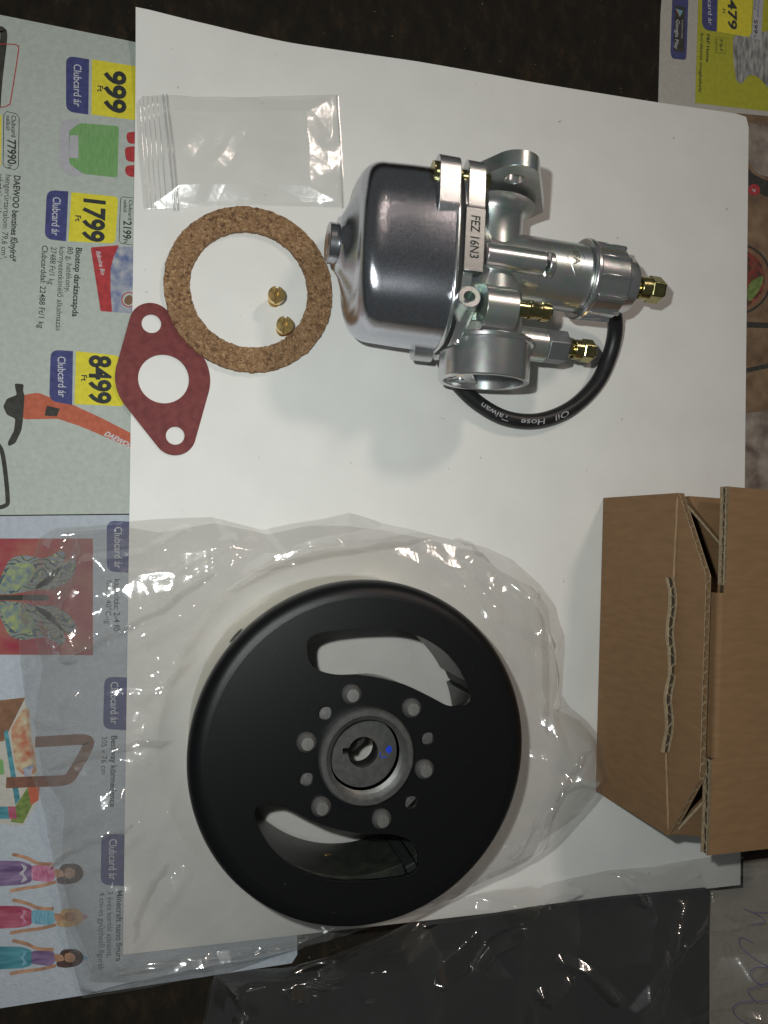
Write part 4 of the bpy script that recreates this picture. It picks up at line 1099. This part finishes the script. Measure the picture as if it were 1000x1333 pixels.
# bottom bag with dark mat inside
BB = [(272, 1285), (280, 1270), (300, 1264), (375, 1261), (430, 1246), (480, 1225), (530, 1203), (570, 1182), (600, 1170), (650, 1158), (688, 1150), (700, 1153), (750, 1143), (795, 1134), (850, 1129), (920, 1117), (975, 1110), (1030, 1100), (1080, 1200), (1060, 1460), (600, 1480), (250, 1470), (262, 1340)]
LONG2 = [([(700, 1153), (645, 1200), (605, 1250), (572, 1272)], .35, .5), ([(672, 1205), (620, 1262)], .2, .3), ([(375, 1290), (398, 1300), (420, 1275), (455, 1250), (510, 1240), (560, 1222)], .25, .45), ([(300, 1268), (318, 1300), (330, 1312), (310, 1316)], .2, .4),
         ([(880, 1170), (860, 1230), (810, 1300)], .3, .25), ([(725, 1245), (760, 1262), (790, 1290)], .3, .3), ([(700, 1290), (720, 1310), (740, 1280)], .3, .4), ([(800, 1135), (822, 1155), (830, 1170)], .2, .4), ([(985, 1195), (930, 1210), (880, 1225)], .2, .2), ([(700, 1153), (760, 1165), (800, 1135)], .25, .25), ([(960, 1310), (1000, 1312)], .2, .3)]
def bb_z(seed, base, ncr):
    rng = random.Random(seed)
    def f(X, Y, Fr):
        Z = base*np.clip((1-Fr)/.10, 0, 1)**.6+.06
        c = creases(X, Y, rng, (0, 22, -20, -10), ncr, (.4, 1.5), (.03, .16), (.8, 4.0))*.6+line_creases(X, Y, LONG2)*.8+facets(X, Y, rng, ((6.5, .42, 3), (3.6, .20, 3)))
        return np.maximum(Z+c*np.clip((1-Fr)/.05, .3, 1), .10+base*.3*np.clip((1-Fr)/.1, 0, 1))
    return f
bm = bmesh.new()
bag_layer(bm, BB, (680, 1310), bb_z(5, .62, 26), rings=170, seg=640, seed=4)
bag2 = tag(build('plastic_bag', bm, MT['film2'], smooth=28, merge=False), 'glossy clear plastic bag with handwriting, wrapped over the dark mat at the table edge', 'plastic bag')
pen = [[(968, 1183), (984, 1189), (990, 1196), (975, 1203)], [(978, 1186), (996, 1184), (1004, 1190)], [(978, 1226), (967, 1222), (965, 1232), (974, 1242), (985, 1248), (974, 1252), (967, 1262), (976, 1270), (988, 1266)],
       [(988, 1266), (972, 1272), (962, 1280), (970, 1292), (984, 1290)], [(984, 1290), (966, 1294), (955, 1300), (951, 1312), (962, 1326), (975, 1330)], [(1000, 1215), (1008, 1230), (1002, 1250)]]
bm = bmesh.new()
from mathutils.bvhtree import BVHTree
bv = BVHTree.FromPolygons([v.co.copy() for v in bag2.data.vertices], [tuple(p.vertices) for p in bag2.data.polygons])
def drop(p):
    h = bv.ray_cast(Vector((p.x, p.y, 5)), Vector((0, 0, -1)))
    return (h[0].z if h[0] is not None else .7)
for s in pen:
    P_ = smooth_poly([G(x, y, .7) for x, y in s], 6, False)
    for p in P_: p.z = drop(p)+.012
    sweep(bm, P_, .016, 5)
build('handwriting', bm, MT['pen'], bag2, smooth=0)
bm = bmesh.new()
DP = [(290, 1279), (340, 1273), (385, 1268), (430, 1254), (480, 1236), (530, 1216), (565, 1204), (640, 1193), (700, 1183), (800, 1170), (926, 1158), (923, 1250), (920, 1420), (280, 1420), (272, 1340), (276, 1296)]
slab(bm, [round_corners([tuple(G(x, y, .3).xy) for x, y in DP], .18)], lambda x, y, z: Vector((x, y, .10+z)), .18)
tag(build('rubber_mat', bm, MT['foam'], smooth=30, bevel=.04), 'flat black rectangular mat sealed inside the glossy bag at the bottom', 'mat')

bm = bmesh.new()
MT['dull'] = paper_mat('dull_beige_paper', (.30, .275, .24), .06)
slab(bm, [[tuple(G(x, y, .1).xy) for x, y in ((924, 1190), (924, 1160), (968, 1156), (968, 1121), (1090, 1106), (1090, 1460), (924, 1460))]], lambda x, y, z: Vector((x, y, .088+z)), .008)
tag(build('backing_paper', bm, MT['dull'], smooth=0), 'beige paper sticking out to the right of the black mat inside the bag', 'paper')
# zip bag
ZB = [(176, 119), (310, 126), (441, 122), (446, 200), (449, 270), (320, 266), (187, 272), (180, 200)]
def zb_z(seed):
    rng = random.Random(seed)
    def f(X, Y, Fr):
        p0, p1 = G(176, 119), G(449, 271)
        c = creases(X, Y, rng, (p0.x, p1.x, p1.y, p0.y), 26, (.3, 1.2), (.02, .09), (.6, 2.4))
        c += facets(X, Y, rng, ((3.5, .035, 3), (1.6, .014, 3)))
        Z = ZS+.05+.22*np.clip((1-Fr)/.35, 0, 1)+c*np.clip((1-Fr)/.08, .15, 1)
        return np.maximum(Z, ZS+.02)
    return f
bm = bmesh.new()
bag_layer(bm, ZB, (315, 196), zb_z(3), rings=100, seg=400, rough_edge=.01, seed=2)
zb = tag(build('zip_bag', bm, MT['film3'], smooth=40, merge=False), 'small empty clear zip bag above the cork ring', 'zip bag')
bv = BVHTree.FromPolygons([v.co.copy() for v in zb.data.vertices], [tuple(p.vertices) for p in zb.data.polygons])
for off, wd in ((0, .030), (5, .030)):
    bm = bmesh.new(); P_ = [G(212+off+(x-119)*.100, x, .3) for x in np.linspace(119.5, 271.5, 30)]
    for p in P_: p.z = drop(p)+.02 if drop(p) != .7 else .14
    sweep(bm, P_, wd, 8); build('zip_ridge', bm, MT['zipr'], zb, smooth=60)
for x0, x1 in ((181, 192), (186, 197), (192, 203), (198, 210), (204, 217)):
    bm = bmesh.new(); P_ = [G(x0+(x1-x0)*t, 121+149*t, .3) for t in np.linspace(0.0, 1, 24)]
    for p in P_: p.z = (drop(p) if drop(p) != .7 else .12)+.004
    sweep(bm, P_, .010, 5); build('film_rib', bm, MT['zipr'], zb, smooth=60)
# sealed edge
bm = bmesh.new(); P_ = [G(x, y, .2) for x, y in ((439, 123), (444, 200), (447, 270))]
P_ = smooth_poly(P_, 8, False)
for p in P_: p.z = .13
sweep(bm, P_, .022, 6); build('sealed_edge', bm, MT['zipr'], zb)

# ================================================================== CARDBOARD BOX
BH = 3.8; cbx = thing('cardboard_box', 'brown corrugated cardboard box with torn open tuck flap at the right edge', 'box', G(785, 840, ZS))
inv2 = Matrix.Translation(-cbx.location)
def L3(v): return inv2 @ v
def quad_panel(name, pts, th, m=MT['card'], bev=.03, label=None):
    """pts: 3D corner points (any planar polygon), thickness th along normal"""
    pts = [L3(p) for p in pts]; n = (pts[1]-pts[0]).cross(pts[2]-pts[0]).normalized()
    bm = bmesh.new(); lo = [bm.verts.new(p) for p in pts]; hi = [bm.verts.new(p+n*th) for p in pts]
    bm.faces.new(lo); bm.faces.new(hi)
    for i in range(len(pts)): j = (i+1) % len(pts); bm.faces.new((lo[i], lo[j], hi[j], hi[i]))
    o = build(name, bm, m, cbx, smooth=0, bevel=bev)
    if label: o['label'] = label
    return o
def flute_edge(name, path, side, width, depth, period, m=MT['cardedge'], parent=None, wob=0.0):
    """corrugated board edge seen on end: two liners and the wave between them.
    path: 3D polyline of one liner; side: unit vector towards the other liner; depth: vector into the board"""
    bm = bmesh.new(); par = parent or cbx
    P_ = []
    for a, b_ in zip(path, path[1:]):
        n = max(2, int((b_-a).length/.04))
        for k in range(n): P_.append(a.lerp(b_, k/n))
    P_.append(path[-1]); s = 0; rnd = random.Random(len(P_))
    def strip(Q, t0=.03):
        prev = None
        for i, q in enumerate(Q):
            c = [bm.verts.new(L3(q)), bm.verts.new(L3(q+depth))]
            d = side*t0; c += [bm.verts.new(L3(q+depth+d)), bm.verts.new(L3(q+d))]
            if prev:
                for k in range(4): bm.faces.new((prev[k], prev[(k+1) % 4], c[(k+1) % 4], c[k]))
            prev = c
    jl = [side*(wob*noise.noise(Vector((i*.05, 1, 0)))) for i in range(len(P_))]
    strip([p+j for p, j in zip(P_, jl)]); strip([p+side*width+j for p, j in zip(P_, jl)])
    o = build(name, bm, m, par, smooth=0)
    bm = bmesh.new(); W = []
    for i, p in enumerate(P_):
        if i: s += (p-P_[i-1]).length
        ph = s/period*2*PI+.8*noise.noise(Vector((s*.9, 4, 0)))
        w_ = .5+.44*math.tanh(2.2*math.sin(ph))/math.tanh(2.2)
        W.append(p+side*(width*w_+.01)+jl[i]+depth*.02)
    strip(W, .028)
    build('flute', bm, MT['cardedge'], par, smooth=0)
    return o
A0 = G(785, 648, ZS); A1 = G(775, 1030, ZS)
A0t = G(883, 641.5, BH); A1t = G(870, 1089, BH)
A0t.x = A0.x+.0+(A0t.x-A0.x); 
quad_panel('side_wall', [A0, A1, A1t, A0t], -.28, label='left wall of the box')
B0 = Vector((23.5, A0.y-.45, ZS)); B0t = Vector((23.5, A0t.y-.45, BH)); B1 = Vector((23.5, A1.y+.2, ZS)); B1t = Vector((23.5, A1t.y+.2, BH))
quad_panel('end_wall', [A0+Vector((.3, -.3, 0)), A0t+Vector((.3, -.3, -.02)), B0t, B0], -.28)
quad_panel('end_wall', [A1+Vector((.3, .3, 0)), B1, B1t, A1t+Vector((.3, .02, -.02))], -.28)
quad_panel('side_wall', [B0, B0t, B1t, B1], -.28, label='right wall of the box')
# upright tuck flap on the left wall
FT = 4.90
f0, f1, f2, f3 = A0t.copy(), G(919, 750, FT), G(911, 1014, FT), A1t.copy()
fpts = [f0+Vector((.02, -.02, 0)), f3+Vector((.02, .02, 0)), f2, f1]
quad_panel('tuck_flap', fpts, .02, bev=0)
rv = Vector((1, .02, 0)).normalized()
n_f = (fpts[1]-fpts[0]).cross(fpts[2]-fpts[0]).normalized()
sgn_f = 1
if n_f.x < 0: n_f = -n_f; sgn_f = -1
quad_panel('tuck_flap_back', [p+n_f*.22 for p in fpts], .02, bev=0, m=MT['card'])
dp = Vector((-.02, 0, -.30))
flute_edge('flap_edge', [f0+Vector((.03, -.03, .01)), f1, f2, f3+Vector((.03, .03, .01))], n_f, .20, dp, .46)
# dark fill inside the flap, painted as the shade between flutes
quad_panel('flap_gap_shade', [p+n_f*.03+Vector((0, 0, -.14)) for p in fpts], .16*sgn_f, bev=0, m=MT['fluteshade'])
# crease bead
for ya, yb in (((883, 648), (878, 752)), ((868, 980), (871, 1080))):
    bm = bmesh.new(); a, b_ = G(*ya, BH), G(*yb, BH)
    P_ = [a.lerp(b_, k/14)+Vector((.02*noise.noise(Vector((k*.6, 2, ya[1]))), 0, -.03)) for k in range(15)]
    sweep(bm, [L3(p) for p in P_], [.035+.03*abs(noise.noise(Vector((k*.5, 9, ya[1])))) for k in range(15)], 10)
    build('crease', bm, MT['cardcrease'], cbx, smooth=60)
# torn locking tab through the slot
tp = [G(869, 752, BH+.05), G(873, 790, BH+.08), G(869, 830, BH+.09), G(873, 870, BH+.09), G(867, 910, BH+.09), G(869, 945, BH+.07), G(863, 980, BH+.03)]
tp = smooth_poly(tp, 6, False)
flute_edge('locking_tab', tp, Vector((1, 0, .1)).normalized(), .19, Vector((0, 0, -.12)), .62, wob=.05)
bm = bmesh.new()
Q = [L3(p+Vector((.03, 0, -.05))) for p in tp]; prev = None
for q in Q:
    c = [bm.verts.new(q), bm.verts.new(q+Vector((.17, 0, 0))), bm.verts.new(q+Vector((.17, 0, -.10))), bm.verts.new(q+Vector((0, 0, -.10)))]
    if prev:
        for k in range(4): bm.faces.new((prev[k], prev[(k+1) % 4], c[(k+1) % 4], c[k]))
    else: bm.faces.new(c)
    prev = c
bm.faces.new(prev); build('tab_gap_shade', bm, MT['fluteshade'], cbx, smooth=0)  # shade between the flutes of the tab, as a dark solid
# dust flaps (horizontal, inside)
quad_panel('dust_flap', [G(891, 646, BH), G(1000, 654, BH), G(1000, 790, BH), G(945, 716, BH), G(896, 658, BH)], -.25)
quad_panel('dust_flap', [G(874, 1086, BH), G(884, 1080, BH), G(940, 1020, BH), G(1000, 1000, BH), G(1000, 1098, BH)], -.25)
for a, b_ in (((896, 658), (946, 717)), ((883, 1080), (940, 1019))):
    bm = bmesh.new(); p, q = G(*a, BH), G(*b_, BH)
    sweep(bm, [L3(p.lerp(q, k/12)+Vector((0, 0, -.02))) for k in range(13)], .055, 8); build('cut_edge', bm, MT['cardedge'], cbx, smooth=60)
quad_panel('base_panel', [A0+Vector((.3, -.3, .25)), A1+Vector((.3, .3, .25)), B1+Vector((0, 0, .25)), B0+Vector((0, 0, .25))], -.2)
# dark inside: floor and shade come from the walls; lid above
LH = 4.95
lid = [(947, 634), (1180, 655), (1180, 1080), (1000, 1106), (922, 1114), (923, 985), (941, 985), (944, 772), (938, 770)]
Lp = [(946, 633), (1180, 655), (1180, 1085), (920, 1114), (924, 990), (936, 986), (942, 774), (943, 762)]
bm = bmesh.new(); lp2 = [tuple((L3(G(x, y, LH))).xy) for x, y in Lp]; z0 = LH-cbx.location.z
slab(bm, [lp2], lambda x, y, z: Vector((x, y, z0-.02+z)), .02); build('lid', bm, MT['card'], cbx, smooth=0)
bm = bmesh.new(); slab(bm, [lp2], lambda x, y, z: Vector((x, y, z0-.29+z)), .02); build('lid_liner', bm, MT['card'], cbx, smooth=0)
bm = bmesh.new(); slab(bm, [[(x+.07, y) for x, y in lp2]], lambda x, y, z: Vector((x, y, z0-.265+z)), .24); build('lid_gap_shade', bm, MT['fluteshade'], cbx, smooth=0)  # dark slab stands for the shade inside the lid board
# wave along the two exposed stretches of the lid edge
for a, b_ in (((946, 634), (942, 762)), ((924, 990), (920, 1113))):
    p, q = G(*a, LH-.26), G(*b_, LH-.26)
    p2, q2 = G(*a, LH), G(*b_, LH); p = Vector((p2.x-.005, p2.y, LH-.26)); q = Vector((q2.x-.005, q2.y, LH-.26))
    flute_edge('lid_edge', [p, q], Vector((0, 0, 1)), .23, Vector((.10, 0, 0)), .5)
# rounded fold and the tuck that goes down into the box
bm = bmesh.new(); prev = None; N = 9
ptop = [G(942, 772, LH), G(936, 988, LH)]
for k in range(N+4):
    if k < N:
        t = k/(N-1)*PI/2; off = Vector((-.16*math.sin(t), 0, -.16*(1-math.cos(t))))
    else: off = Vector((-.16, 0, -.16-.5*(k-N+1)))
    row = [bm.verts.new(L3(ptop[0].lerp(ptop[1], j/20)+off+Vector((.015*noise.noise(Vector((j*.4, k*.1, 7))), 0, .004)))) for j in range(21)]
    if prev:
        for j in range(20): bm.faces.new((prev[j], prev[j+1], row[j+1], row[j]))
    prev = row
build('lid_fold', bm, MT['card'], cbx, smooth=60)
